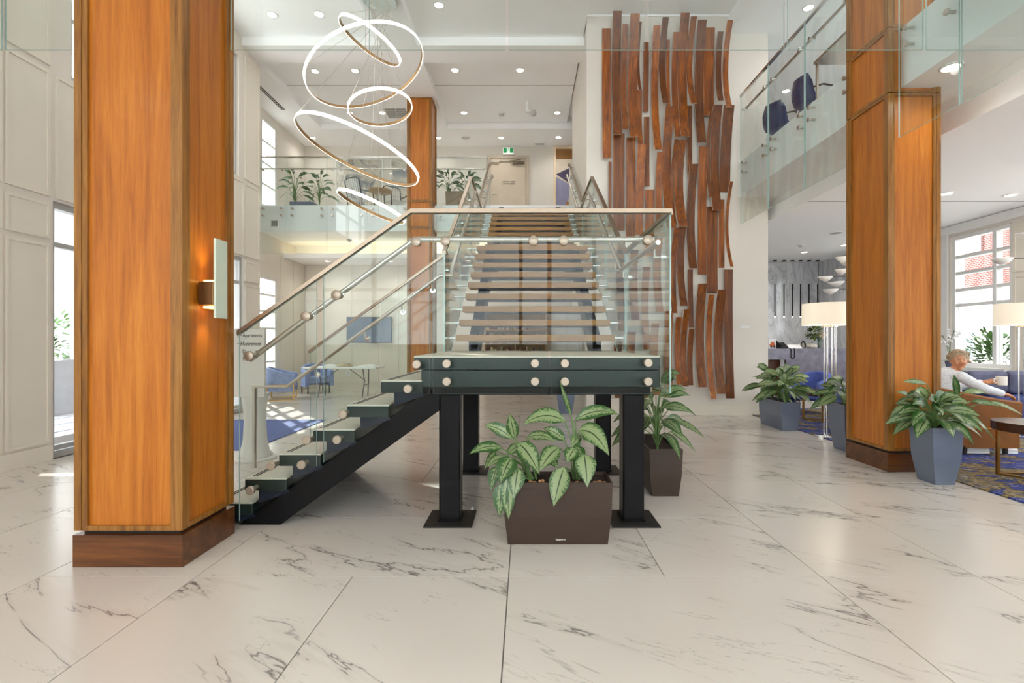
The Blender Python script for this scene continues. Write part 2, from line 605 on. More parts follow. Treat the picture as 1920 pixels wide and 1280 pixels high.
wr = wall_x('wall_recess', XREC - 0.3, XREC, 10.36, YB, 0, ZC, [(11.25, 13.05, 0.45, 3.05), (12.3, 13.05, Z1 + 0.05, 7.05)], label='beige wall of the recess beside the lounge')
struct('wall_sun_block', MB().box(-9.4, XL - 0.36, 10.13, 10.35, -0.05, 3.2), M_WALL)  # added unseen wall, keeps low sun out of the storefront
struct('eave_sun_block', MB().box(-9.4, XL - 0.36, 3.0, 10.1, 7.3, 7.5), M_WHITE)  # added unseen overhang, keeps sun out of the upper window
wall_y('wall_return', 10.12, 10.36, XREC - 0.3, XL - 0.35, 0, ZC)
for y0, y1 in ((13.22, 13.95), (13.97, 14.66)):
    for z0, z1 in ((0.18, 2.58), (2.63, 3.68)):
        panel(wr, 'x', XREC, 1, y0, y1, z0, z1, 0.02, 0.008)
window('window_3', 'x', XREC - 0.08, 0.12, 11.25, 13.05, 0.45, 3.05, (12.15,), (0.88, 1.31, 1.74, 2.17, 2.6), 0.06, M_TRIMW, 'white muntined window behind the blue armchairs')
window('window_4', 'x', XREC - 0.08, 0.12, 12.3, 13.05, Z1 + 0.05, 7.05, (), (5.4, 5.95, 6.5), 0.06, M_TRIMW, 'tall white window of the mezzanine')

# back wall
wb = wall_y('wall_back', YB, YB + 0.3, XREC - 0.3, XR + 0.3, 0, ZC, [], label='beige back wall of both storeys')
xs = [-6.58, -5.18, -3.78, -2.4, -1.25]
for a, b in zip(xs, xs[1:]):
    for z0, z1 in ((0.16, 2.58), (2.63, 3.68)):
        panel(wb, 'y', YB, -1, a, b, z0, z1, 0.03, 0.012)
struct('baseboard_back', MB().box(XREC, 1.15, YB - 0.016, YB, 0.001, 0.12), M_PANEL)
d2 = struct('door_2', MB().box(0.78, 0.86, YB - 0.04, YB, 0, 2.35).box(1.62, 1.7, YB - 0.04, YB, 0, 2.35).box(0.78, 1.7, YB - 0.04, YB, 2.35, 2.43), M_TRIMW, label='white panelled door under the stair')
for a, b in ((0.87, 1.235), (1.245, 1.61)):
    for z0, z1 in ((0.05, 1.0), (1.02, 2.34)):
        panel(d2, 'y', YB, -1, a, b, z0, z1, 0.06, 0.03, [M_TRIMW, M_TRIMW])
# emergency door on the mezzanine
def exit_door():
    x0, x1, zt = -1.05, 0.03, 6.86
    d = struct('door_3', MB().box(x0 + 0.01, x1 - 0.01, YB - 0.03, YB - 0.002, Z1, zt), mat('door_paint', (205, 190, 170), 0.5, var=0.02), label='beige emergency exit door on the mezzanine')
    obj('door_frame', MB().box(x0 - 0.09, x0, YB - 0.06, YB, Z1, zt + 0.09).box(x1, x1 + 0.09, YB - 0.06, YB, Z1, zt + 0.09).box(x0, x1, YB - 0.06, YB, zt, zt + 0.09), mat('door_frame_paint', (196, 182, 163), 0.5, var=0.02), d)
    obj('door_closer', MB().box(x0 + 0.02, x0 + 0.28, YB - 0.1, YB - 0.03, zt - 0.13, zt - 0.03).box(x0 + 0.28, x1 - 0.05, YB - 0.08, YB - 0.05, zt - 0.09, zt - 0.05), mat('closer_grey', (190, 180, 164), 0.5), d, bevel=0.004)
    obj('closer_arm', MB().box(x1 - 0.4, x1 - 0.05, YB - 0.11, YB - 0.05, zt - 0.17, zt - 0.12).bar([(x1 - 0.5, YB - 0.12, zt - 0.1), (x1 - 0.15, YB - 0.12, zt - 0.05)], 0.02, 0.02), mat('closer_dark', (120, 108, 92), 0.4, 0.6), d)
    hz = Z1 + 1.02
    obj('handle', MB().lathe([(0.032, -0.05), (0.032, -0.03)], 16, (x0 + 0.09, YB, hz), axis='y').tube([(x0 + 0.09, YB - 0.03, hz), (x0 + 0.09, YB - 0.09, hz), (x0 + 0.22, YB - 0.09, hz)], 0.011), M_STEEL, d, smooth=True)
    text('lettering', 'EMERGENCY EXIT', 0.058, (x0 + 0.55, YB - 0.033, 6.155), (math.pi / 2, 0, 0), M_INK, d, 'CENTER', xs=0.82)
    text('lettering', 'ALARM WILL SOUND', 0.058, (x0 + 0.55, YB - 0.033, 6.095), (math.pi / 2, 0, 0), M_INK, d, 'CENTER', xs=0.7)
exit_door()

# right wall with lounge windows
wrt = wall_x('wall_right', XR, XR + 0.3, YF, YB, 0, ZC, [(8.87, 10.15, 0.9, 3.55), (10.75, 12.6, 0.9, 3.55), (3.0, 8.3, 0.9, 3.55), (4.0, 9.0, Z1 + 0.6, 7.0)], label='panelled outer wall of the lounge')
for z0, z1 in ((0.15, 2.6), (2.64, 3.5)):
    panel(wrt, 'x', XR, -1, 8.32, 8.85, z0, z1, 0.05)
window('window_5', 'x', XR + 0.1, 0.14, 8.87, 10.15, 0.9, 3.55, (9.24,), (2.14, 2.45, 2.79, 3.12), 0.075, M_TRIMW, 'lounge window looking onto the hedge and brick building')
window('window_6', 'x', XR + 0.1, 0.14, 10.75, 12.6, 0.9, 3.55, (11.7,), (2.14, 2.79), 0.075, M_TRIMW, 'lounge window beside the reception')
window('window_7', 'x', XR + 0.1, 0.14, 3.0, 8.3, 0.9, 3.55, (4.3, 5.6, 6.95), (2.14, 2.79), 0.075, M_TRIMW, 'wide lounge window beyond the sofa')
window('window_8', 'x', XR + 0.1, 0.14, 4.0, 9.0, Z1 + 0.6, 7.0, (5.6, 7.3), (6.2,), 0.075, M_TRIMW, 'upper mezzanine window')
struct('trim_1', MB().box(XR - 0.14, XR, 8.87, 10.2, 0.82, 0.9).box(XR - 0.03, XR, 10.2, 10.7, 0.1, 3.75).box(XR - 0.1, XR, 8.32, 10.7, 3.6, 3.76), M_TRIMW, label='white sill and head trim round the lounge window')

# unseen front wall behind the viewer; its glazing is added to bring in daylight
wall_y('wall_front', YF - 0.3, YF, XL - 0.35, XR + 0.3, 0, ZC, [(-5.2, 8.4, 1.25, 3.9), (-5.2, 8.4, 4.95, 7.4)])
window('window_9', 'y', YF - 0.1, 0.14, -5.2, 8.4, 1.25, 3.9, (-3.5, -1.8, -0.1, 1.6, 3.3, 5.0, 6.7), (2.6,), 0.08, M_ALU)
window('window_10', 'y', YF - 0.1, 0.14, -5.2, 8.4, 4.95, 7.4, (-3.5, -1.8, -0.1, 1.6, 3.3, 5.0, 6.7), (), 0.08, M_ALU)

# art wall and its returns
wa = wall_y('wall_art', ART_Y, ART_Y + 0.25, ART_X0, ART_X1, 0, ZC, label='tall beige feature wall carrying the wooden slats')
struct('baseboard_art', MB().box(ART_X0, ART_X1, ART_Y - 0.016, ART_Y, 0.001, 0.2), M_PANEL)
wall_x('wall_stair', ART_X0, ART_X0 + 0.2, ART_Y + 0.25, BACK_Y, 2.2, ZC)
wall_x('wall_reception', ART_X1 - 0.2, ART_X1, ART_Y + 0.25, YB, 0, ZC, m=mat('grey_panel', (176, 174, 174), 0.5, var=0.03))
obj('wall_plate', MB().box(4.09, 4.27, ART_Y - 0.008, ART_Y - 0.001, 1.655, 1.7), M_TRIMW, wa)

# slabs and soffits
struct('floor_mezzanine_back', MB().box(XREC, ART_X1 - 0.2, BACK_Y, YB, ZS, Z1), M_FASCIA, label='white slab edge of the far mezzanine')
struct('floor_mezzanine_right', MB().box(EDGE_X, XR, YF, ART_Y, ZS, Z1).box(ART_X1, XR, ART_Y, YB, ZS, Z1), M_FASCIA, label='white slab edge of the mezzanine over the lounge')
struct('floor_mezzanine_front', MB().box(XL, EDGE_X, YF, EDGE_Y, ZS, Z1), M_FASCIA, label='white mezzanine slab over the entrance')
struct('ceiling_lounge', MB().box(4.78, XR, YF, ART_Y, 3.77, ZS - 0.001).box(4.78, XR, ART_Y, YB, 3.77, ZS - 0.001), M_WHITE, label='dropped white ceiling over the lounge')
struct('trim_2', MB().box(4.78, XR, 8.29, 8.31, 3.767, 3.7695), mat('joint_grey', (120, 118, 116), 0.7), label='control joint across the lounge ceiling')  # thin grey strip for the control joint
struct('ceiling_alcove', MB().box(XREC, ART_X0, 13.4, YB, 3.69, 3.75).box(XREC, ART_X0, 13.4, 13.44, 3.7505, 3.8).box(XREC, ART_X0, 14.1, YB, 3.7505, ZS - 0.001), M_WHITE, label='dropped white ceiling with a lit cove')
tag(obj('cove_light', MB().box(XREC + 0.15, ART_X0 - 0.1, 13.62, 13.68, 3.752, 3.775), emit_mat('cove_strip', (255, 232, 186), 4.0)), 'warm light strip in the ceiling cove', 'light')

# coffered ceiling
mb = MB().box(XREC - 0.3, XR + 0.3, YF - 0.3, YB + 0.3, ZC, ZC + 0.3)
struct('ceiling', mb, M_WHITE, label='white coffered ceiling of the atrium')
ZN = 7.42
struct('ceiling_coffer', MB().box(XL, 1.15, YF, 13.49, ZN, ZC - 0.0005), M_WHITE)
struct('trim_4', MB().box(XL, -2.86, 11.53, 11.545, ZN - 0.002, ZN - 0.0002).box(-2.12, 1.15, 11.53, 11.545, ZN - 0.002, ZN - 0.0002), MATS['joint_grey'], label='thin joint line across the coffered ceiling')
beams = [(-2.85, -2.13, YF, 13.5), (XREC, XL, 10.36, YB), (XL, 3.87, 13.5, YB), (3.87, XR, YF, YB)]
for a, b, c, d in beams:
    struct('ceiling_beam', MB().box(a, b, c, d, ZB, ZC), M_WHITE)
for a, b in ((XL, -2.85), (-2.13, ART_X0)):
    struct('ceiling_beam', MB().box(a, b, 9.7, 10.3, ZB, ZC), M_WHITE)
struct('trim_3', MB().box(ART_X0 - 0.02, 3.87, ART_Y - 0.02, ART_Y, ZC - 0.03, ZC - 0.001), M_WHITE)
# ------------------------------------------------------------------ wood-clad columns
def column(label, x0, x1, y0, y1, ztop, joints):
    col = thing('column', label, None, ((x0 + x1) / 2, (y0 + y1) / 2, 0), kind='structure')
    e = 0.035
    obj('core', MB().box(x0 + e, x1 - e, y0 + e, y1 - e, 0, ztop), M_DARK, col)
    obj('plinth', MB().box(x0 - 0.004, x1 + 0.004, y0 - 0.004, y1 + 0.004, 0.001, 0.2), M_PLINTH, col)
    zs = [0.222] + list(joints) + [ztop]
    t = 0.045
    for za, zb in zip(zs, zs[1:]):
        for cx, cy in ((x0, y0), (x1 - t, y0), (x0, y1 - t), (x1 - t, y1 - t)):
            obj('corner_trim', MB().box(cx, cx + t, cy, cy + t, za + 0.005, zb - 0.005), M_COLT, col)
        for ax, pos, sg, a, b in (('y', y0 + e, -1, x0 + t, x1 - t), ('y', y1 - e, 1, x0 + t, x1 - t), ('x', x0 + e, -1, y0 + t, y1 - t), ('x', x1 - e, 1, y0 + t, y1 - t)):
            panel(col, ax, pos, sg, a, b, za, zb, 0.03, 0.03, [M_COLT, M_COL], 0.002, field=0.012)
    return col
column('cherry panelled column carrying the glass wall sconce', -2.80, -2.127, 3.045, 3.585, ZC - 0.02, (ZS, Z1))
column('cherry panelled column at the far balcony', -2.83, -2.225, 11.75, 12.35, ZB, (ZS, Z1))
column('pale cherry panelled column between the two tall planters', 3.895, 4.46, 5.262, 5.95, ZB, (ZS - 0.06, Z1))

# ------------------------------------------------------------------ glass helpers
def glass_sheet(parent, axis, pos, poly, th=0.014, m=None):
    """sheet of glass standing in the plane axis = pos; poly is its outline"""
    o = obj('glass_panel', MB().prism(poly, axis, pos - th / 2, pos + th / 2, 0, 1), [m or M_GLASS, M_GEDGE], parent, fix=True)
    return o
def disc(parent, c, axis, sg, r=0.033, length=0.055, m=None):
    """standoff: a short barrel with a turned cap on the outer face of the glass"""
    p = [(r * 0.55, -sg * length), (r * 0.55, -sg * 0.008), (r, -sg * 0.006), (r, sg * 0.014), (r * 0.86, sg * 0.018)]
    return obj('standoff', MB().lathe(p, 18, c, 0, axis), m or M_CAP, parent, smooth=True, fix=True)

# ------------------------------------------------------------------ staircase
st = thing('staircase', 'floating oak staircase with glass sides and black steel frame', 'staircase', (0.12, 5.5, 0))
RISE = 0.1845
GY = 3.64                                # front sheet of glass
SY0, SY1 = 3.71, 5.36                    # lower flight
LX0, LX1 = -0.84, 1.02                   # landing
# lower flight: tread boxes with stone tops
for k in range(1, 7):
    xk = -2.376 + 0.2575 * (k - 1)
    zt = RISE * k
    t = obj('step_box', MB().box(xk, xk + 0.315, SY0, SY1, zt - 0.095, zt - 0.012), M_SIDE, st, bevel=0.003)
    obj('stone_tread', MB().box(xk, xk + 0.315, SY0, SY1, zt - 0.0118, zt), M_STONE, t)
    obj('nosing_strip', MB().box(xk + 0.03, xk + 0.042, SY0 + 0.05, SY1 - 0.05, zt, zt + 0.002).box(xk + 0.055, xk + 0.067, SY0 + 0.05, SY1 - 0.05, zt, zt + 0.002), M_DARK, t)
    zb = max(0.001, zt - 0.34)
    obj('riser_box', MB().prism([(xk + 0.09, zt - 0.096), (xk + 0.09, max(0.001, zt - 0.2)), (xk + 0.315, max(0.001, zt - 0.12)), (xk + 0.315, zt - 0.096)], 'y', SY0 + 0.03, SY1 - 0.03), M_NAVYSTEEL, st, fix=True)
# its two stringers
for y0, y1 in ((3.745, 3.87), (5.2, 5.325)):
    obj('stringer', MB().prism([(-2.19, 0.001), (-1.87, 0.001), (-0.655, 0.872), (-0.655, 1.0), (-0.75, 1.02)], 'y', y0, y1), M_BLACK, st, fix=True, bevel=0.006)
# landing: stone top over two boards and a black beam
LZ = RISE * 7
obj('landing_top', MB().box(LX0, LX1, SY0, 5.86, LZ - 0.014, LZ), M_STONE, st)
obj('landing_board', MB().box(LX0, LX1, SY0, 5.86, LZ - 0.105, LZ - 0.0145), M_SIDE, st, bevel=0.003)
obj('landing_board', MB().box(LX0 + 0.055, LX1, SY0, 5.6, LZ - 0.236, LZ - 0.11), M_SIDE, st, bevel=0.003)
for y0, y1 in ((3.72, 3.9), (5.22, 5.4)):
    obj('landing_beam', MB().box(-0.7, 0.95, y0, y1, LZ - 0.295, LZ - 0.237), M_BLACK, st)
for x0 in (-0.665, 0.755):
    for y0 in (3.78, 5.24):
        p = obj('post', MB().box(x0, x0 + 0.165, y0, y0 + 0.165, 0.012, 0.996), M_BLACK, st, bevel=0.012)
        obj('base_plate', MB().box(x0 - 0.1, x0 + 0.265, y0 - 0.1, y0 + 0.265, 0.001, 0.012), mat('plate_steel', (44, 42, 40), 0.5, 0.2, 0.2), p)
        obj('weld_collar', MB().box(x0 - 0.006, x0 + 0.171, y0 - 0.006, y0 + 0.171, 0.012, 0.03), M_BLACK, p)
# upper flights: oak treads
UX0, UX1 = -0.785, 1.015
def nose(y):
    if y < 5.55: return LZ
    if y < 7.95: return LZ + RISE + (y - 5.55) / 0.3 * RISE
    if y < 9.4: return LZ + RISE * 9
    return LZ + RISE * 10 + (y - 9.4) / 0.3 * RISE
for i in range(18):
    if i == 8:
        y0, dep = 7.95, 1.5
    else:
        y0, dep = (5.55 + 0.3 * i, 0.31) if i < 8 else (9.4 + 0.3 * (i - 9), 0.31)
    zt = LZ + RISE * (i + 1)
    t = obj('tread', MB().box(UX0, UX1, y0, y0 + dep, zt - 0.075, zt), M_OAK, st, bevel=0.004)
    obj('tread_plate', MB().box(UX0 + 0.15, UX1 - 0.15, y0 + 0.03, y0 + dep - 0.03, zt - 0.088, zt - 0.0755), M_NAVYSTEEL, t)
    for x, s in ((UX0, -1), (UX1, 1)):
        obj('side_bolt', MB().lathe([(0.016, 0), (0.016, s * 0.08)], 10, (x, y0 + 0.09, zt - 0.037), 0, 'x'), M_CHROME, t, smooth=True, fix=True)
for x0, x1 in ((-0.645, -0.525), (0.755, 0.875)):
    for ya, yb in ((5.62, 8.02), (9.42, 12.14)):
        za, zb = nose(ya) - 0.1, nose(yb) - 0.1
        if yb < 9: zb = LZ + RISE * 9 - 0.1
        obj('stringer', MB().prism([(ya, za - 0.3), (yb, zb - 0.3), (yb, zb), (ya, za)], 'x', x0, x1), M_NAVYSTEEL, st, fix=True)
        for i in range(8):
            y = ya + 0.1 + 0.3 * i
            if y > yb - 0.1: break
            z = nose(y + 0.001) - 0.09
            obj('tread_bracket', MB().prism([(y - 0.1, z - 0.18), (y + 0.13, z - 0.03), (y + 0.13, z), (y - 0.1, z)], 'x', x0 + 0.02, x1 - 0.02), M_NAVYSTEEL, st, fix=True)
    obj('stringer', MB().box(x0, x1, 8.02, 9.45, LZ + RISE * 9 - 0.38, LZ + RISE * 9 - 0.088), M_NAVYSTEEL, st)
# front glass
zr = 2.365
def railz(x): return zr if x > -0.843 else zr + (x + 0.843) * 0.703
def botz(x): return 0.47 + (x + 1.555) * 0.713
RU = 0.02
fp = [[(-2.118, botz(-2.118)), (-1.545, botz(-1.545)), (-1.545, railz(-1.545) - RU), (-2.118, railz(-2.118) - RU)],
      [(-1.494, botz(-1.494) - 0.01), (-0.735, 1.014), (-0.71, 1.014), (-0.71, zr - RU), (-0.843, zr - RU), (-1.494, railz(-1.494) - RU)],
      [(-0.683, 1.014), (0.165, 1.014), (0.165, zr - RU), (-0.683, zr - RU)],
      [(0.196, 1.014), (1.074, 1.014), (1.074, zr - RU), (0.196, zr - RU)]]
sheets = [glass_sheet(st, 'y', GY, p) for p in fp]
spots = [(470, 919), (509, 872.5), (566, 871), (575.6, 825), (632.5, 824), (643.4, 776.5), (765, 728.8), (781.5, 682.8), (837.8, 681.5), (837.8, 715), (1003, 681), (1003, 715), (1059, 681), (1059, 715), (1215, 680), (1215, 715)]
rspots = [(467, 667), (574, 593), (631, 553), (780, 453), (835, 452), (1000, 451), (1057, 451), (1215, 450)]
for (x, y), hand in [(s, False) for s in spots] + [(s, True) for s in rspots]:
    p = P(x, y, GY - 0.014)
    sh = sheets[0] if p.x < -1.52 else sheets[1] if p.x < -0.7 else sheets[2] if p.x < 0.18 else sheets[3]
    disc(sh, (p.x, GY - 0.014, p.z), 'y', -1, 0.036 if hand else 0.032, 0.085)
    if hand:
        obj('rail_bracket', MB().tube([(p.x, GY + 0.01, p.z), (p.x, GY + 0.085, p.z), (p.x + 0.02, GY + 0.1, p.z + 0.035)], 0.008, 8), M_CHROME, sh, smooth=True)
obj('top_rail', MB().bar([(-2.125, GY, railz(-2.125)), (-0.843, GY, zr), (1.085, GY, zr)], 0.05, 0.032), M_RAIL, st)
HY = GY + 0.1
obj('handrail', MB().tube([(-2.1, HY, 1.26), (-0.84, HY, 2.178), (0.98, HY, 2.178)], 0.021, 14), M_STEEL, st, smooth=True)
# rear side of the lower flight
RY = 5.45
rp = [[(-2.385, 0.05), (-1.62, 0.42), (-1.62, 1.8), (-2.385, 1.27)], [(-1.6, 0.43), (-0.9, 0.95), (-0.87, 0.95), (-0.87, 2.35), (-1.6, 1.82)]]
rs = [glass_sheet(st, 'y', RY, p) for p in rp]
obj('top_rail', MB().bar([(-2.4, RY, 1.285), (-0.86, RY, 2.385)], 0.045, 0.03), M_RAIL, st)
obj('handrail', MB().tube([(-2.955, RY - 0.09, 0.02), (-2.955, RY - 0.09, 0.905), (-2.6, RY - 0.09, 0.905), (-0.93, RY - 0.09, 2.12), (-0.8, RY - 0.09, 2.12), (-0.8, RY - 0.06, 2.2), (-0.8, 7.95, 3.83), (-0.8, 9.3, 3.83), (-0.8, 11.95, 5.46), (-0.8, 12.2, 5.46)], 0.02, 12), M_STEEL, st, smooth=True)
for x in (-2.3, -1.75, -1.35, -1.02):
    z = 0.905 + (x + 2.6) * 0.7275 - 0.06
    obj('rail_bracket', MB().tube([(x, RY, z - 0.03), (x, RY - 0.06, z - 0.03), (x, RY - 0.09, z + 0.04)], 0.008, 8).lathe([(0.028, -0.02), (0.028, 0.012)], 14, (x, RY, z - 0.03), 0, 'y'), M_CHROME, rs[0] if x < -1.61 else rs[1], smooth=True, fix=True)
# sides of the landing and the upper flights
def run(x, pts, inner, off=1.085):
    sg = 1 if x > 0 else -1
    for (ya, za, lo_a), (yb, zb, lo_b) in pts:
        n = max(1, round((yb - ya) / 1.25))
        for i in range(n):
            a = ya + (yb - ya) * i / n + 0.008; b = ya + (yb - ya) * (i + 1) / n - 0.008
            fa, fb = (a - ya) / (yb - ya), (b - ya) / (yb - ya)
            g = glass_sheet(st, 'x', x, [(a, lo_a + (lo_b - lo_a) * fa), (b, lo_a + (lo_b - lo_a) * fb), (b, za + (zb - za) * fb), (a, za + (zb - za) * fa)])
            m = (a + b) / 2
            zrail = za + (zb - za) * (fa + fb) / 2 - 0.245
            for yy in (a + 0.2, b - 0.2):
                z = za + (zb - za) * (yy - ya) / (yb - ya) - 0.28
                obj('rail_bracket', MB().tube([(x, yy, z), (inner, yy, z), (inner, yy, z + 0.06)], 0.008, 8).lathe([(0.026, -0.02), (0.026, 0.02)], 14, (x, yy, z), 0, 'x'), M_CHROME, g, smooth=True, fix=True)
rz = lambda y: {5.3: 2.345, 7.95: 4.04, 9.3: 4.04, 12.02: 5.72, 3.66: 2.345}[y]
up = [((5.3, rz(5.3), 1.0), (7.95, rz(7.95), 2.62)), ((7.95, rz(7.95), 2.62), (9.3, rz(9.3), 2.62)), ((9.3, rz(9.3), 2.62), (12.02, rz(12.02), 4.3))]
run(-0.875, up, -0.8)
run(1.085, [((3.66, 2.345, 1.014), (5.3, 2.345, 1.014))] + up, 1.02)
for x, start in ((-0.875, [(-0.875, 5.3, 2.365)]), (1.085, [(1.085, 3.67, 2.365), (1.085, 5.3, 2.365)])):
    obj('top_rail', MB().bar(start + [(x, 7.95, 4.06), (x, 9.3, 4.06), (x, 12.05, 5.76), (x, 12.3, 5.8)], 0.045, 0.03), M_RAIL, st)
obj('handrail', MB().tube([(1.02, HY + 0.02, 2.16), (1.02, 5.2, 2.16), (1.02, 7.95, 3.83), (1.02, 9.3, 3.83), (1.02, 11.95, 5.46), (1.02, 12.2, 5.46)], 0.02, 12), M_STEEL, st, smooth=True)

# ------------------------------------------------------------------ balcony balustrades
def balustrade(label, axis, pos, edges, z0, z1, sg, rail_z=None, floor_z=Z1, gap=0.012):
    """edges: positions of the joints between the sheets; sg: side that faces the atrium"""
    mid = (edges[0] + edges[-1]) / 2
    b = thing('glass_balustrade', label, 'balustrade', (mid, pos, z0) if axis == 'y' else (pos, mid, z0))
    for a, c in zip(edges, edges[1:]):
        g = glass_sheet(b, axis, pos, [(a + gap, z0), (c - gap, z0), (c - gap, z1), (a + gap, z1)], m=M_GLASS2)
        for u in (a + 0.13, c - 0.13):
            for z in (Z1 - 0.1, Z1 - 0.27):
                disc(g, (u, pos + sg * 0.014, z) if axis == 'y' else (pos + sg * 0.014, u, z), axis, sg, 0.03, 0.075, M_STEEL)
            if rail_z:
                q = (u, pos, rail_z) if axis == 'y' else (pos, u, rail_z)
                off = (lambda d, dz: (u, pos - sg * d, rail_z + dz)) if axis == 'y' else (lambda d, dz: (pos - sg * d, u, rail_z + dz))
                obj('rail_bracket', MB().tube([off(-0.02, -0.05), off(0.07, -0.05), off(0.07, 0)], 0.009, 8).lathe([(0.026, -0.02), (0.026, 0.012)], 12, off(0, -0.05), 0, axis), M_CHROME, g, smooth=True, fix=True)
    e0, e1 = edges[0], edges[-1]
    if axis == 'y':
        obj('top_rail', MB().bar([(e0, pos, z1), (e1, pos, z1)], 0.04, 0.03), M_CHROME, b)
        if rail_z: obj('handrail', MB().tube([(e0, pos - sg * 0.07, rail_z), (e1, pos - sg * 0.07, rail_z)], 0.02, 10), M_STEEL, b, smooth=True)
    else:
        obj('top_rail', MB().bar([(pos, e0, z1), (pos, e1, z1)], 0.04, 0.03), M_CHROME, b)
        if rail_z: obj('handrail', MB().tube([(pos - sg * 0.07, e0, rail_z), (pos - sg * 0.07, e1, rail_z)], 0.02, 10), M_STEEL, b, smooth=True)
    return b
GB, GT = 3.57, 5.93
FB = 3.49
fy = 3.52
balustrade('hanging glass balustrade over the entrance between the columns', 'y', fy, [-2.12, -1.13, -0.13, 0.872, 1.87, 2.865, 3.86], FB, GT, 1)
balustrade('short glass balustrade between the sconce column and panelled wall', 'y', fy, [-5.58, -4.72, -3.74, -2.81], FB, GT, 1)
balustrade('glass balustrade of the far balcony in front of the paintings', 'y', 12.07, [-6.58, -5.86, -4.87, -3.89, -2.84], GB, GT, -1, 5.67)
balustrade('glass balustrade of the far balcony beside the leafy planter', 'y', 12.07, [-2.21, -1.5, -0.9], GB, GT, -1, 5.67)
balustrade('glass balustrade of the side balcony between slat wall and column', 'x', 3.985, [5.97, 6.99, 8.04, 9.08], GB, GT, -1, 5.68)
balustrade('glass balustrade of the side balcony in front of the column', 'x', 3.985, [3.56, 4.49, 5.24], GB, GT, -1, 5.68)

# ------------------------------------------------------------------ wall sculpture of curved slats
sc = thing('slat_sculpture', 'tall wall sculpture of curved stained wooden slats on the feature wall', 'sculpture', (2.8, ART_Y, 0.4))
# left edge at top, middle, bottom; width; top, bottom (picture units, turned into metres by depth)
SL = [(1129, 1129, 1130, 16, 53, 296), (1149.8, 1147, 1150, 16, 20.5, 252), (1167.5, 1164, 1167, 11, 45, 242), (1182.6, 1177.6, 1181, 17, 25, 256),
      (1198, 1193.6, 1197.5, 5.5, 40, 168), (1207, 1206.5, 1206, 10, 79, 209), (1225.6, 1221, 1228, 13, 47.6, 280), (1242.5, 1236, 1242.8, 11.5, 32, 192.5),
      (1250, 1249.5, 1251, 6, 74, 198), (1263, 1259.5, 1265.8, 11, 60, 256), (1276.7, 1271, 1277.5, 16.3, 24, 255), (1295.8, 1287, 1296, 11, 30.5, 193.7),
      (1309, 1302.5, 1308, 16, 36.7, 267), (1321, 1319, 1319.5, 19.5, 51.5, 216.5), (1346, 1341.5, 1346, 10.5, 59, 188), (1364, 1355, 1362.6, 10.3, 37.5, 201),
      (1194.4, 1194, 1196, 9.5, 169, 270), (1207.6, 1207.6, 1208, 10, 219, 348.6), (1141, 1141, 1141, 5.5, 303, 425), (1150, 1150, 1150, 21, 250, 432),
      (1175, 1174.6, 1174, 16, 258, 446), (1196, 1192, 1190.5, 15.5, 270.5, 440), (1210, 1210, 1210, 16, 355, 480), (1232.6, 1228.5, 1231, 12, 285, 426),
      (1248.6, 1241.6, 1251, 16, 198.6, 427), (1264.7, 1257, 1263, 6, 261, 421), (1269.7, 1264, 1273, 17, 262, 424), (1288.4, 1288.4, 1289, 9.5, 198, 328),
      (1294, 1287.6, 1292, 15, 307, 502.6), (1311, 1308.7, 1308.7, 15.5, 273.6, 514), (1330.6, 1324, 1329.8, 6, 208.7, 370), (1338, 1331.4, 1337, 16.5, 196, 394),
      (1357.5, 1351, 1349.8, 19.5, 197, 359.5), (1369, 1360, 1369.7, 5.6, 340, 499.5), (1325, 1325, 1326, 20, 387, 549.5), (1347.8, 1347.8, 1348, 10.5, 374, 502),
      (1263.4, 1257, 1260, 10.3, 427, 587), (1274.7, 1269.5, 1276, 13, 413.6, 573), (1289.7, 1290, 1291.5, 9.5, 505, 614), (1309.5, 1303.8, 1309.5, 16, 531.6, 725.6),
      (1329, 1324, 1333, 10.5, 552, 747.5), (1346, 1338.7, 1344.7, 16, 542.5, 738), (1358, 1358, 1361, 16.2, 505, 746.7), (1268, 1264.7, 1269, 10.3, 594, 721),
      (1283, 1276, 1280, 10.5, 579.5, 724), (1292, 1288.7, 1290, 10, 616, 722), (1246, 1244, 1246, 16, 583, 745),
      (1158, 1156, 1160, 14, 452, 620), (1182, 1180, 1184, 15, 468, 600), (1206, 1203, 1207, 13, 500, 655), (1228, 1225, 1230, 14, 446, 585),
      (1152, 1150, 1153, 15, 640, 746), (1176, 1174, 1176, 16, 622, 738), (1200, 1197, 1202, 12, 674, 746), (1222, 1219, 1224, 14, 606, 740)]
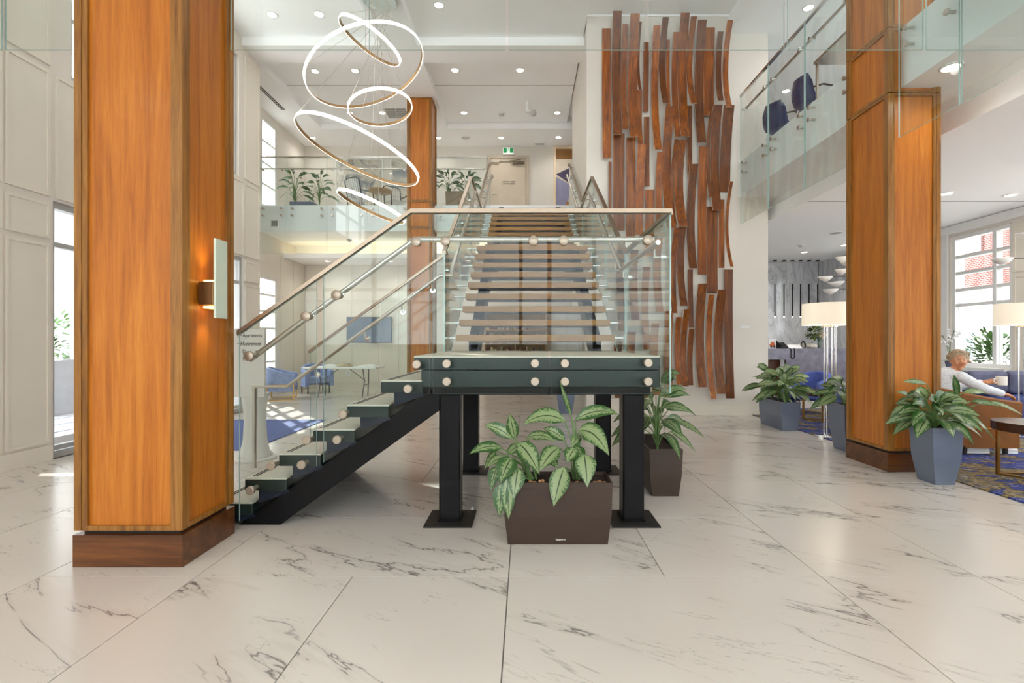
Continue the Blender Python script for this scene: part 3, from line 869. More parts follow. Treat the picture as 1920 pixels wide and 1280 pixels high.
for i, (xa, xm, xb, w, ya, yb) in enumerate(SL):
    xmin = min(xa, xm, xb)
    base = 0.05 + 0.012 * (i % 4)
    X = (xmin - VX) * (ART_Y - base) / F
    dep = [ART_Y - X * F / (x - VX) for x in (xa, xm, xb)]
    dep = [min(0.42, max(base, d)) for d in dep]
    W = w * (ART_Y - dep[1]) / F
    zt = EYE - (ya - VY) * (ART_Y - dep[0]) / F
    zb = EYE - (yb - VY) * (ART_Y - dep[2]) / F
    zt = min(zt, ZC - 0.03)
    nseg = 10
    v = []; th = 0.022
    for k in range(nseg + 1):
        t = k / nseg
        d = dep[0] * (1 - t) * (1 - 2 * t) + dep[1] * 4 * t * (1 - t) + dep[2] * t * (2 * t - 1)
        d = max(0.03, d)
        z = zt + (zb - zt) * t
        y = ART_Y - d
        v += [(X, y, z), (X + W, y, z), (X + W, y + th, z), (X, y + th, z)]
    mb = MB()
    f = []; mi = []
    mb.v = v
    for k in range(nseg):
        o = 4 * k
        for j, c in ((0, 0), (1, 1), (2, 0), (3, 1)):
            j2 = (j + 1) % 4
            mb.f.append((o + j, o + j2, o + 4 + j2, o + 4 + j)); mb.m.append(c)
    mb.f.append((0, 3, 2, 1)); mb.m.append(1)
    o = 4 * nseg
    mb.f.append((o, o + 1, o + 2, o + 3)); mb.m.append(1)
    s = obj('slat', mb, [M_SLAT, M_SLATE], sc, fix=True)
    zc = (zt + zb) / 2
    yc = ART_Y - dep[1] + th
    obj('spacer', MB().box(X + W * 0.35, X + W * 0.65, yc - 0.002, ART_Y - 0.001, zc - 0.05, zc + 0.05), M_DARK, s)

# ------------------------------------------------------------------ ring chandelier
ch = thing('ring_chandelier', 'chandelier of five tilted glowing rings on thin cables', 'chandelier', (-2.6, 8.4, 3.7))
top = Vector((-2.6, 8.4, ZC))
canopy_c = Vector((-2.49, 8.4, ZB))
obj('canopy', MB().lathe([(0.0, 0), (0.28, 0), (0.28, -0.045), (0.0, -0.045)], 32, canopy_c, cap=False), M_CHROME, ch, smooth=True, fix=True)
for Cc, r, (nx, ny) in (((-2.648, 8.4, 6.54), 0.561, (0.559, -0.008)), ((-2.729, 8.4, 6.071), 1.031, (-0.436, 0.024)), ((-2.475, 8.4, 5.401), 0.529, (-0.194, 0.091)), ((-2.841, 8.4, 4.64), 1.063, (0.374, 0.09)), ((-2.623, 8.4, 3.706), 0.589, (0.403, 0.047))):
    n = Vector((nx, ny, 1)).normalized()
    a = n.cross(Vector((0, 1, 0))).normalized(); b = n.cross(a)
    Cc = Vector(Cc)
    nn = 72
    hw, tt = 0.026, 0.016
    sec = [(r + tt / 2, -hw), (r + tt / 2, hw), (r - tt / 2, hw), (r - tt / 2, -hw)]
    v = []
    for i in range(nn):
        d = a * math.cos(2 * math.pi * i / nn) + b * math.sin(2 * math.pi * i / nn)
        v += [Cc + d * q + n * h for q, h in sec]
    mb = MB(); mb.v = [tuple(q) for q in v]
    for i in range(nn):
        o, o2 = 4 * i, 4 * ((i + 1) % nn)
        for j, c in ((0, 0), (1, 1), (2, 1), (3, 0)):
            j2 = (j + 1) % 4
            mb.f.append((o + j, o + j2, o2 + j2, o2 + j)); mb.m.append(c)
    ring = obj('ring', mb, [M_RINGL, M_RINGB], ch, smooth=True, fix=True)
    for k in range(3):
        t = 2 * math.pi * (k / 3 + 0.1)
        d = a * math.cos(t) + b * math.sin(t)
        q = Cc + d * (r - tt / 2) + n * hw
        e = canopy_c + Vector((math.cos(t) * 0.2, math.sin(t) * 0.2, -0.04))
        obj('cable', MB().tube([q, e], 0.0035, 5), M_STEEL, ring)

# ------------------------------------------------------------------ recessed downlights
dl0 = None
def downlight(x, y, Z, label, group, r=0.075, w=None, loc=None):
    global dl0
    if loc is None:
        Y = (Z - EYE) * F / (VY - y)
        loc = ((x - VX) * Y / F, Y, Z)
    if dl0 is None:
        dl0 = thing('downlight', label, 'light', loc, group=group)
        obj('trim_ring', MB().lathe([(0.075, -0.001), (0.1, -0.001), (0.1, -0.012), (0.078, -0.014), (0.075, -0.004)], 24, cap=False), M_TRIMW, dl0, smooth=True, local=True, fix=True)
        obj('lens', MB().lathe([(0.0, -0.003), (0.0745, -0.003)], 24, cap=False), M_LENS, dl0, local=True)
        o = dl0
    else:
        o = copy_tree(dl0, loc)
        o['label'] = label; o['group'] = group
    ld = bpy.data.lights.new('downlight_beam', 'SPOT')
    ld.energy = DOWNLIGHT_W if w is None else w
    ld.spot_size = math.radians(150); ld.spot_blend = 0.9
    ld.shadow_soft_size = 0.07
    ld.color = (1.0, 0.96, 0.9)
    lo = bpy.data.objects.new('downlight_beam', ld)
    C.objects.link(lo)
    lo.parent = o
    lo.location = (0, 0, -0.03)
    return o
g1 = ('round recessed downlight in the white coffered atrium ceiling', 'downlights of the atrium ceiling')
for x, y in ((510, 27), (598, 26), (823, 9), (591, 133), (666, 132), (853, 131), (975, 131), (656, 211), (717, 211), (870, 211), (1045, 211)):
    downlight(x, y, ZN, *g1, w=3.0 if y > 200 else None)
for xx in (-4.8, -3.6, -0.9, 0.6, 2.2):
    downlight(0, 0, ZN, *g1, loc=(xx, 6.6, ZN if xx < 1 else ZC))
for x, y in ((586, 258), (822, 258), (940, 258), (1047, 257)):
    downlight(x, y, ZB, 'recessed downlight in the ceiling strip above the emergency door', 'downlights of the back ceiling strip')
for x, y in ((1474, 170), (1516, 14)):
    downlight(x, y, ZB, 'recessed downlight above the side mezzanine seating', 'downlights of the side mezzanine')
for x, y in ((1783, 125),):
    downlight(x, y, ZS, 'recessed downlight in the soffit beside the cherry column', 'soffit downlight', w=3)
for x, y in ((1895, 365), (1583, 459), (1775, 362)):
    downlight(x, y, 3.77, 'added recessed downlight in the dropped lounge ceiling', 'downlights of the lounge ceiling', w=32)
for xx, yy in ((6.2, 4.2), (7.6, 5.8), (5.6, 11.5), (7.4, 13.0)):  # extra lamps added to brighten the lounge and reception
    downlight(0, 0, 3.77, 'added recessed downlight in the dropped lounge ceiling', 'downlights of the lounge ceiling', loc=(xx, yy, 3.77), w=42)
for x, y in ((614, 489), (731, 489)):
    downlight(x, y, 3.69, 'recessed downlight in the dropped ceiling above the folding table', 'downlights of the alcove ceiling', w=18)
for xx in (-1.6, 0.3):
    downlight(0, 0, 3.69, 'recessed downlight in the dropped ceiling above the folding table', 'downlights of the alcove ceiling', loc=(xx, 13.9, 3.69))
for xx, yy in ((-4.2, 0.6), (-1.4, 0.6), (1.4, 0.6), (-2.8, -1.2), (0, -1.2), (2.8, -1.2)):  # lamps added out of view to light the near floor
    downlight(0, 0, ZS, 'added recessed downlight in the unseen soffit over the entrance', 'added downlights of the entrance soffit', loc=(xx, yy, ZS), w=20)
# ------------------------------------------------------------------ fittings
XF = (math.pi / 2, 0, 0)
M_BRONZE = mat('bronze', (120, 84, 50), 0.35, 0.8)
s = thing('wall_sconce', 'wall sconce with a pale glass plate on a bronze box', 'sconce', (-2.1, 3.27, 1.64))
obj('bronze_box', MB().box(-2.133, -2.035, 3.20, 3.335, 1.64, 1.79), M_BRONZE, s, bevel=0.004)
obj('glass_plate', MB().box(-2.035, -2.02, 3.205, 3.33, 1.553, 2.075), mat('frosted_glass', (206, 216, 198), 0.35, 0, 0.03), s, bevel=0.002)
for z, rx in ((1.80, 0.0), (1.63, math.pi)):
    obj('lamp', MB().box(-2.115, -2.055, 3.225, 3.31, min(z, z + (0.008 if rx == 0 else -0.008)) - 0.004, z + 0.004), emit_mat('warm_led', (255, 196, 110), 4.0), s)
    ld = bpy.data.lights.new('sconce_beam', 'SPOT'); ld.energy = 5; ld.color = (1, 0.72, 0.36); ld.spot_size = math.radians(80); ld.spot_blend = 1; ld.shadow_soft_size = 0.03
    lo = bpy.data.objects.new('sconce_beam', ld); C.objects.link(lo); lo.parent = s
    lo.location = Vector((-2.085, 3.27, z + (0.02 if rx == 0 else -0.02))) - s.location
    lo.rotation_euler = (math.pi if rx == 0 else 0, 0, 0)

M_GREEN = emit_mat('exit_green', (20, 130, 70), 0.5)
M_SIGNW = emit_mat('exit_white', (240, 245, 238), 0.5)
s = thing('exit_sign', 'green running man exit sign above the emergency door', 'sign', (-0.5, YB, 6.98))
obj('housing', MB().box(-0.665, -0.335, YB - 0.05, YB - 0.001, 6.975, 7.2), M_TRIMW, s, bevel=0.004)
obj('face', MB().box(-0.65, -0.35, YB - 0.055, YB - 0.0505, 6.995, 7.185), M_SIGNW, s)
for a, b in ((-0.645, -0.545), (-0.455, -0.355)):
    obj('green_field', MB().box(a, b, YB - 0.058, YB - 0.0555, 7.03, 7.18), M_GREEN, s)
def pict(x, z, k=1.0):
    m = MB(); y = YB - 0.0575
    m.lathe([(0, -0.001), (0.013 * k, -0.001), (0.013 * k, 0.001)], 12, (x + 0.008, y, z + 0.055), 0, 'y')
    for a, b, w in (((x + 0.003, z + 0.04), (x - 0.008, z), 0.009), ((x - 0.008, z), (x + 0.022, z - 0.02), 0.007), ((x + 0.022, z - 0.02), (x + 0.014, z - 0.05), 0.006), ((x - 0.008, z), (x - 0.02, z - 0.03), 0.007), ((x - 0.02, z - 0.03), (x - 0.042, z - 0.036), 0.006), ((x, z + 0.036), (x + 0.03, z + 0.014), 0.005), ((x, z + 0.036), (x - 0.03, z + 0.02), 0.005)):
        m.tube([(a[0], y, a[1]), (b[0], y, b[1])], w * 0.7, 6)
    return m
obj('running_man', pict(-0.5, 7.105), M_GREEN, s)

def ceiling_box(name, label, cat, x, y, Z, parts):
    Y = (Z - EYE) * F / (VY - y)
    t = thing(name, label, cat, ((x - VX) * Y / F, Y, Z))
    for pn, mb, m in parts:
        obj(pn, mb, m, t, smooth=True, local=True, fix=True)
    return t
M_GREYP = mat('grey_plastic', (196, 194, 190), 0.5)
ceiling_box('smoke_detector', 'round white smoke detector on the ceiling near the exit', 'detector', 940, 213, ZN, [('base', MB().lathe([(0, 0), (0.09, 0), (0.09, -0.02), (0.0, -0.02)], 24, cap=False), M_TRIMW), ('dome', MB().lathe([(0.07, -0.02), (0.06, -0.05), (0.03, -0.06), (0, -0.06)], 24, cap=False), M_GREYP)])
ceiling_box('security_camera', 'white dome security camera on a ceiling bracket', 'camera', 993, 190, ZN, [('bracket', MB().box(-0.1, -0.03, -0.04, 0.04, -0.28, -0.001), M_TRIMW), ('arm', MB().box(-0.03, 0.09, -0.03, 0.03, -0.27, -0.22), M_TRIMW), ('dome', MB().ball((0.09, -0.02, -0.3), 0.085), M_GREYP)])
ceiling_box('ceiling_speaker', 'flush round grey speaker above the far balcony', 'speaker', 873, 258, ZB, [('rim', MB().lathe([(0.11, -0.001), (0.13, -0.001), (0.13, -0.012), (0.11, -0.012)], 28, cap=False), M_TRIMW), ('grille', MB().lathe([(0, -0.006), (0.11, -0.006)], 28, cap=False), M_GREYP)])
ceiling_box('smoke_detector', 'small smoke detector under the far balcony soffit', 'detector', 655, 449, ZS, [('base', MB().lathe([(0, 0), (0.07, 0), (0.07, -0.02), (0.0, -0.02)], 20, cap=False), M_GREYP), ('dome', MB().lathe([(0.055, -0.02), (0.03, -0.06), (0, -0.06)], 20, cap=False), M_GREYP)])
ceiling_box('ceiling_speaker', 'round speaker in the lounge ceiling above reception', 'speaker', 1567, 436, 3.77, [('rim', MB().lathe([(0.11, -0.001), (0.13, -0.001), (0.13, -0.012), (0.11, -0.012)], 28, cap=False), M_TRIMW), ('grille', MB().lathe([(0, -0.006), (0.11, -0.006)], 28, cap=False), M_GREYP)])
ceiling_box('smoke_detector', 'pale smoke detector in the lounge ceiling near reception', 'detector', 1501, 459, 3.77, [('base', MB().lathe([(0, 0), (0.08, 0), (0.08, -0.02), (0.0, -0.02)], 20, cap=False), M_TRIMW), ('dome', MB().lathe([(0.06, -0.02), (0.03, -0.06), (0, -0.06)], 20, cap=False), M_GREYP)])
def vent(name, label, cx, cy, cz, w, h, n, axis):
    t = thing(name, label, 'vent', (cx, cy, cz))
    def bx(a0, a1, b0, b1, d0, d1):
        return MB().box(a0, a1, d0, d1, b0, b1) if axis == 'y' else MB().box(a0, a1, b0, b1, d0, d1)
    e = 0.02
    f = MB()
    for a0, a1, b0, b1 in ((-w / 2, w / 2, -h / 2, -h / 2 + e), (-w / 2, w / 2, h / 2 - e, h / 2), (-w / 2, -w / 2 + e, -h / 2 + e, h / 2 - e), (w / 2 - e, w / 2, -h / 2 + e, h / 2 - e)):
        g = bx(a0, a1, b0, b1, -0.018, -0.001); f.add(g.v, g.f)
    obj('frame', f, M_TRIMW, t, local=True)
    obj('backing', bx(-w / 2 + e, w / 2 - e, -h / 2 + e, h / 2 - e, -0.003, -0.001), mat('vent_dark', (112, 108, 102), 0.7), t, local=True)
    for i in range(n):
        c = -h / 2 + e + (h - 2 * e) * (i + 0.5) / n
        obj('louver', bx(-w / 2 + e, w / 2 - e, c - h / n * 0.2, c + h / n * 0.2, -0.014, -0.004), M_GREYP, t, local=True)
vent('air_vent', 'square louvred air vent in the slab edge of the far balcony', *P(515, 419, BACK_Y), 0.2, 0.18, 6, 'y')
Y = (ZN - EYE) * F / (640 - 211)
vent('ceiling_diffuser', 'square ceiling air diffuser beside the far column', (744 - VX) * Y / F, Y, ZN, 0.6, 0.6, 5, 'z')
Y = (ZB - EYE) * F / (640 - 269)
vent('ceiling_diffuser', 'small rectangular grille in the ceiling strip near the exit', (1012 - VX) * Y / F, Y, ZB, 0.3, 0.16, 3, 'z')
t = thing('linear_diffuser', 'long slot diffuser in the ceiling beside the mezzanine window', 'vent', (-6.1, 11.6, ZB))
obj('frame', MB().box(-6.16, -6.04, 10.9, 12.4, ZB - 0.006, ZB - 0.001), M_TRIMW, t)
for x in (-6.135, -6.085):
    obj('slot', MB().box(x, x + 0.03, 10.93, 12.37, ZB - 0.01, ZB - 0.0065), M_DARK, t)

# ------------------------------------------------------------------ mezzanine furnishings
def canvas_mat(name, cols, scale, stretch=(1, 1, 1)):
    m, nt, b = new_mat(name)
    f = noise(nt, scale, 5, 0.6, 1.5, stretch)
    nt.links.new(ramp(nt, f, [(0.25 + 0.5 * i / (len(cols) - 1), lin(*c)) for i, c in enumerate(cols)]), b.inputs['Base Color'])
    b.inputs['Roughness'].default_value = 0.6
    return m
def painting(label, x0, x1, z0, z1, m, fm):
    t = thing('painting', label, 'painting', ((x0 + x1) / 2, YB, z0))
    f = MB()
    for a, b, c, d in ((x0, x1, z0, z0 + 0.03), (x0, x1, z1 - 0.03, z1), (x0, x0 + 0.03, z0 + 0.03, z1 - 0.03), (x1 - 0.03, x1, z0 + 0.03, z1 - 0.03)):
        f.box(a, b, YB - 0.05, YB - 0.001, c, d)
    obj('frame', f, fm, t)
    obj('canvas', MB().box(x0 + 0.03, x1 - 0.03, YB - 0.03, YB - 0.002, z0 + 0.03, z1 - 0.03), m, t)
painting('large grey and cream abstract painting above the far balcony', -5.66, -4.25, 5.2, 6.86, canvas_mat('abstract_grey', [(88, 92, 98), (150, 150, 148), (214, 204, 186), (120, 124, 130), (196, 170, 132)], 1.3), M_TRIMW)
painting('white framed slate grey landscape painting beside the cherry column', -4.02, -2.95, 5.5, 6.88, canvas_mat('abstract_slate', [(98, 104, 112), (160, 164, 166), (222, 214, 198), (120, 126, 134)], 1.0, (0.6, 1, 2.2)), M_TRIMW)
# tall niche picture beyond the stair
t = thing('wall_mural', 'tall abstract mural of purple and tan shapes beyond the stair', 'mural', (1.2, YB, Z1))
obj('frame', MB().box(0.86, 0.92, YB - 0.06, YB - 0.001, Z1, 7.22).box(0.92, 2.2, YB - 0.06, YB - 0.001, 7.16, 7.22), mat('lit_frame', (236, 214, 180), 0.4), t)
obj('ground', MB().box(0.92, 2.2, YB - 0.02, YB - 0.001, Z1, 7.16), mat('mural_cream', (222, 208, 190), 0.6), t)
def shape(nm, pts, rgb, k):
    obj(nm, MB().prism(pts, 'y', YB - 0.024 - 0.003 * k, YB - 0.0205 - 0.003 * k), mat('mural_' + nm, rgb, 0.6), t, fix=True)
shape('gold_band', [(0.93, 6.85), (2.2, 6.85), (2.2, 7.15), (0.93, 7.15)], (150, 104, 50), 0)
shape('plum_wing', [(0.93, 6.4), (2.2, 7.0), (2.2, 6.1), (1.45, 6.05)], (76, 66, 92), 1)
shape('lilac_field', [(0.93, 6.32), (1.4, 6.05), (1.25, 5.45), (1.02, Z1 + 0.01), (0.93, Z1 + 0.01)], (150, 148, 178), 2)
shape('dark_spike', [(0.96, Z1 + 0.01), (1.17, Z1 + 0.01), (1.07, 5.35)], (58, 40, 52), 3)
shape('tan_block', [(1.18, Z1 + 0.01), (1.75, Z1 + 0.01), (1.75, 5.55), (1.22, 5.58)], (170, 120, 72), 4)

M_BLKT = mat('black_tube', (30, 31, 34), 0.35, 0.3)
M_SLATW = mat('pale_slats', (206, 206, 204), 0.4, 0.4)
def slat_chair(label, loc, rz, lean):
    t = thing('slat_chair', label, 'chair', loc, rz)
    R = Matrix.Rotation(lean, 4, 'X')
    def tr(mb):
        mb.v = [tuple(R @ Vector(v)) for v in mb.v]; return mb
    for sx in (-0.25, 0.25):
        obj('leg', tr(MB().tube([(sx, -0.25, 0), (sx, -0.22, 0.45), (sx, -0.2, 0.64), (sx, 0.2, 0.64)], 0.014, 8)), M_BLKT, t, local=True, smooth=True)
        obj('leg', tr(MB().tube([(sx, 0.28, 0), (sx, 0.22, 0.45), (sx, 0.3, 0.9)], 0.014, 8)), M_BLKT, t, local=True, smooth=True)
    obj('back_frame', tr(MB().tube([(-0.25, 0.3, 0.9), (-0.15, 0.32, 0.96), (0.15, 0.32, 0.96), (0.25, 0.3, 0.9)], 0.014, 8)), M_BLKT, t, local=True, smooth=True)
    for i in range(7):
        x = -0.2 + 0.4 * i / 6
        obj('back_slat', tr(MB().hexa([(x - 0.014, 0.225, 0.47), (x + 0.014, 0.225, 0.47), (x + 0.014, 0.235, 0.47), (x - 0.014, 0.235, 0.47), (x - 0.014, 0.305, 0.94), (x + 0.014, 0.305, 0.94), (x + 0.014, 0.315, 0.94), (x - 0.014, 0.315, 0.94)])), M_SLATW, t, local=True)
        obj('seat_slat', tr(MB().box(x - 0.02, x + 0.02, -0.24, 0.22, 0.44, 0.455)), M_SLATW, t, local=True)
slat_chair('slatted metal chair leaning beside the small round table', (-4.42, 13.3, Z1 + 0.02), 2.7, math.radians(-5))
slat_chair('slatted metal chair with a black tube back beside the column', (-3.55, 13.55, Z1 + 0.02), 0.7, 0)
t = thing('round_table', 'small round tan table on a pedestal behind the far balustrade', 'table', (-3.75, 12.72, Z1))
obj('tabletop', MB().lathe([(0, 0.5), (0.28, 0.5), (0.3, 0.515), (0.3, 0.54), (0, 0.54)], 32, (-3.75, 12.72, Z1), cap=False), mat('tan_wood', (168, 136, 98), 0.4), t, smooth=True, fix=True)
obj('pedestal', MB().lathe([(0.18, 0), (0.17, 0.02), (0.03, 0.05), (0.03, 0.5)], 20, (-3.75, 12.72, Z1)), M_STEEL, t, smooth=True)

M_NAVYP = mat('navy_plastic', (38, 58, 104), 0.4)
def side_chair(label, loc, rz):
    t = thing('plastic_chair', label, 'chair', loc, rz)
    sh = MB()
    prof = [(0.24, 0.43), (0.1, 0.44), (-0.1, 0.445), (-0.19, 0.48), (-0.23, 0.58), (-0.25, 0.7), (-0.27, 0.86)]
    for i, (x, z) in enumerate(prof):
        w = 0.23 if i < 5 else (0.22 if i == 5 else 0.15)
        for k in range(7):
            u = -1 + 2 * k / 6
            sh.v.append((x + (0.05 * u * u if i > 2 else 0), u * w, z + 0.02 * u * u))
    for i in range(len(prof) - 1):
        for k in range(6):
            sh.f.append((i * 7 + k, i * 7 + k + 1, (i + 1) * 7 + k + 1, (i + 1) * 7 + k)); sh.m.append(0)
    o = obj('shell', sh, M_NAVYP, t, smooth=True, local=True)
    md = o.modifiers.new('thick', 'SOLIDIFY'); md.thickness = 0.012
    for sx, sy in ((0.2, 0.19), (0.2, -0.19), (-0.2, 0.19), (-0.2, -0.19)):
        obj('leg', MB().tube([(sx * 0.7, sy * 0.8, 0.43), (sx * 1.1, sy * 1.15, 0)], 0.011, 8), M_STEEL, t, smooth=True, local=True)
    for sy in (-0.27, 0.27):
        obj('armrest', MB().tube([(-0.2, sy * 0.8, 0.62), (-0.05, sy, 0.66), (0.17, sy, 0.65)], 0.014, 8), M_BLKT, t, smooth=True, local=True)
side_chair('navy shell chair by the side balustrade, close to the slat wall', (4.62, 8.85, Z1), 0.5)
side_chair('navy shell chair by the side balustrade, beside the metal table', (4.66, 7.95, Z1), 0.2)
t = thing('metal_table', 'tall square metal table behind the side balustrade', 'table', (4.75, 7.0, Z1))
obj('tabletop', MB().box(4.35, 5.15, 6.55, 7.4, Z1 + 0.8, Z1 + 0.84), M_STEEL, t)
for x in (4.37, 5.1):
    for y in (6.57, 7.35):
        obj('leg', MB().box(x, x + 0.03, y, y + 0.03, Z1, Z1 + 0.8), M_STEEL, t)

# ------------------------------------------------------------------ barrel chairs
def barrel_shell(w, d, zb, h_arm, h_back, th, flare=0.0):
    """horseshoe wall open towards +x"""
    pts = []
    r = w / 2
    pts.append((d / 2, -r)); pts.append((d / 4, -r))
    cx = -d / 2 + r
    for i in range(15):
        a = -math.pi / 2 - math.pi * i / 14
        pts.append((cx + r * math.cos(a), r * math.sin(a)))
    pts.append((d / 4, r)); pts.append((d / 2, r))
    n = len(pts)
    mb = MB()
    for i, (x, y) in enumerate(pts):
        t = i / (n - 1)
        k = max(0.0, min(1.0, (d / 2 - x) / d)) ** 1.3
        h = h_arm + (h_back - h_arm) * k
        q = Vector((x - cx if x < cx else 0, y, 0))
        q = q.normalized() if q.length else Vector((0, 1, 0))
        ix, iy = x - q.x * th, y - q.y * th
        fx, fy = x + q.x * flare, y + q.y * flare
        jx, jy = ix + q.x * flare, iy + q.y * flare
        mb.v += [(x, y, zb), (fx, fy, h - 0.02), (fx - q.x * 0.02, fy - q.y * 0.02, h), (jx + q.x * 0.02, jy + q.y * 0.02, h), (jx, jy, h - 0.02), (ix, iy, zb)]
    for i in range(n - 1):
        o, o2 = 6 * i, 6 * (i + 1)
        for j in range(6):
            j2 = (j + 1) % 6
            mb.f.append((o + j, o2 + j, o2 + j2, o + j2)); mb.m.append(0)
    mb.f.append((0, 1, 2, 3, 4, 5)); mb.m.append(0)
    o = 6 * (n - 1)
    mb.f.append((o + 5, o + 4, o + 3, o + 2, o + 1, o)); mb.m.append(0)
    return mb
def cushion(x0, x1, y0, y1, z0, z1, e=0.03):
    return MB().hexa([(x0 + e, y0 + e, z0), (x1 - e, y0 + e, z0), (x1 - e, y1 - e, z0), (x0 + e, y1 - e, z0), (x0 + e, y0 + e, z1), (x1 - e, y0 + e, z1), (x1 - e, y1 - e, z1), (x0 + e, y1 - e, z1)])
def barrel_chair(label, loc, rz, fab, metal, w=0.74, d=0.7, zb=0.2, arm=0.62, back=0.8, th=0.09, frame=True, group=None):
    t = thing('armchair', label, 'armchair', loc, rz, group)
    obj('shell', barrel_shell(w, d, zb, arm, back, th), fab, t, smooth=True, local=True, fix=True)
    obj('seat_cushion', MB().box(-d / 2 + 0.1, d / 2 - 0.01, -w / 2 + th, w / 2 - th, zb + 0.08, 0.45), fab, t, local=True, bevel=0.03)
    if frame:
        for sy in (-1, 1):
            y = sy * (w / 2 + 0.012)
            obj('side_frame', MB().bar([(-0.25, y, 0.36), (0.33, y, 0.36)], 0.02, 0.03).box(-0.26, -0.235, y - 0.01, y + 0.01, 0.001, 0.36).box(0.31, 0.335, y - 0.01, y + 0.01, 0.001, 0.36).box(-0.26, 0.335, y - 0.01, y + 0.01, 0.001, 0.02), metal, t, local=True)
    else:
        for sx, sy in ((1, 1), (1, -1), (-1, 1), (-1, -1)):
            obj('leg', MB().box(sx * 0.27 - 0.015, sx * 0.27 + 0.015, sy * 0.28 - 0.015, sy * 0.28 + 0.015, 0.001, zb + 0.02), metal, t, local=True)
    return t
M_BLUEF = mat('dusty_blue_velvet', (142, 158, 200), 0.85, 0, 0.12, 14, bump=0.3, bscale=200)
barrel_chair('dusty blue barrel armchair with a brass frame beside the sign stand', (-5.98, 12.0, 0), math.radians(20), M_BLUEF, M_BRASS)
barrel_chair('dusty blue barrel armchair partly behind the folding table', (-5.72, 13.4, 0), math.radians(-50), M_BLUEF, mat('grey_leg', (96, 92, 90), 0.4, 0.6), frame=False)
# ------------------------------------------------------------------ folding table and what lies on it
M_PLASTW = mat('white_plastic', (236, 236, 234), 0.45)
M_GREYM = mat('grey_metal', (106, 110, 114), 0.4, 0.4)
t = thing('folding_table', 'white plastic folding table with curved grey legs', 'table', (-4.75, 12.75, 0))
obj('tabletop', MB().box(-5.52, -3.68, 12.1, 12.86, 0.72, 0.76), M_PLASTW, t, bevel=0.012)
for x, dx in ((-5.15, 1), (-4.05, -1)):
    for y in (12.25, 12.7):
        obj('leg', MB().tube([(x, y, 0.72), (x + 0.02, y + (0.06 if y < 12.4 else -0.06), 0.42), (x + 0.01, y + (0.05 if y < 12.4 else -0.05), 0.3), (x - 0.02, y, 0.0)], 0.014, 8), M_GREYM, t, smooth=True)
    obj('cross_bar', MB().tube([(x, 12.3, 0.3), (x, 12.65, 0.3)], 0.01, 8), M_GREYM, t, smooth=True)
    obj('brace', MB().tube([(x, 12.48, 0.4), (x + dx * 0.42, 12.48, 0.71)], 0.009, 8), M_GREYM, t, smooth=True)
def soft_heap(name, label, cat, cx, cy, z, rx, ry, h, m, seed):
    rnd = random.Random(seed)
    mb = MB(); nu, nv = 22, 6
    ph = [rnd.uniform(0, 6.28) for _ in range(4)]
    for i in range(nv + 1):
        tt = i / nv
        for j in range(nu):
            a = 2 * math.pi * j / nu
            k = math.cos(tt * math.pi / 2)
            w = 1 + 0.12 * math.sin(3 * a + ph[0]) + 0.08 * math.sin(5 * a + ph[1])
            mb.v.append((cx + rx * k * w * math.cos(a), cy + ry * k * w * math.sin(a), z + h * math.sin(tt * math.pi / 2) * (1 + 0.15 * math.sin(2 * a + ph[2]) * k)))
    for i in range(nv):
        for j in range(nu):
            j2 = (j + 1) % nu
            mb.f.append((i * nu + j, i * nu + j2, (i + 1) * nu + j2, (i + 1) * nu + j)); mb.m.append(0)
    mb.f.append(tuple(range(nu))[::-1]); mb.m.append(0)
    return tag(obj(name, mb, m, smooth=True), label, cat)
soft_heap('folded_cloth', 'crumpled tan cloth on the folding table', 'cloth', -4.6, 12.5, 0.761, 0.2, 0.18, 0.1, mat('tan_cloth', (186, 172, 150), 0.9), 3)
soft_heap('folded_cloth', 'white folded cloth beside the tan cloth on the table', 'cloth', -3.98, 12.5, 0.761, 0.24, 0.2, 0.06, mat('white_cloth', (232, 230, 226), 0.9), 5)
soft_heap('folded_cloth', 'flat white cloth on the folding table near the blue armchair', 'cloth', -4.98, 12.55, 0.761, 0.18, 0.16, 0.06, MATS['white_cloth'], 8)
t = thing('television', 'wall mounted television with a blue grey screen', 'television', (-4.64, YB, 1.36))
obj('casing', MB().box(-5.32, -3.97, YB - 0.08, YB - 0.015, 1.36, 2.13), mat('tv_black', (60, 66, 76), 0.4), t, bevel=0.005)
obj('screen', MB().box(-5.3, -3.99, YB - 0.084, YB - 0.0805, 1.38, 2.11), mat('tv_screen', (104, 118, 140), 0.12, 0, 0.1, 1.0), t)
t = thing('wall_outlet', 'white double outlet low on the back wall panel', 'outlet', (-5.3, YB, 0.4))
obj('plate', MB().box(-5.36, -5.24, YB - 0.012, YB - 0.0055, 0.36, 0.52), M_TRIMW, t)
for z in (0.4, 0.46):
    obj('socket', MB().box(-5.325, -5.275, YB - 0.014, YB - 0.0125, z, z + 0.03), M_GREYP, t)
# ------------------------------------------------------------------ direction sign stand
t = thing('sign_stand', 'freestanding pale direction sign on a waisted pedestal', 'sign', (-3.06, 5.75, 0))
M_SIGN = mat('sign_face', (222, 220, 214), 0.5, var=0.01)
SYY = 5.72
x0, x1 = -3.5, -3.06
obj('board', MB().box(P(438, 0, SYY).x, P(496, 0, SYY).x, SYY, SYY + 0.04, P(0, 744, SYY).z, P(0, 616, SYY).z), M_SIGN, t)
px = P(465, 0, SYY).x
obj('pedestal', MB().lathe([(0.19, 0.0), (0.19, 0.02), (0.16, 0.06), (0.13, 0.2), (0.118, 0.42), (0.125, 0.6), (0.15, 0.755)], 28, (px, SYY + 0.15, 0.03)), M_SIGN, t, smooth=True)
obj('base', MB().lathe([(0.24, 0.001), (0.24, 0.02), (0.22, 0.03)], 32, (px, SYY + 0.15, 0)), M_SIGN, t, smooth=True)
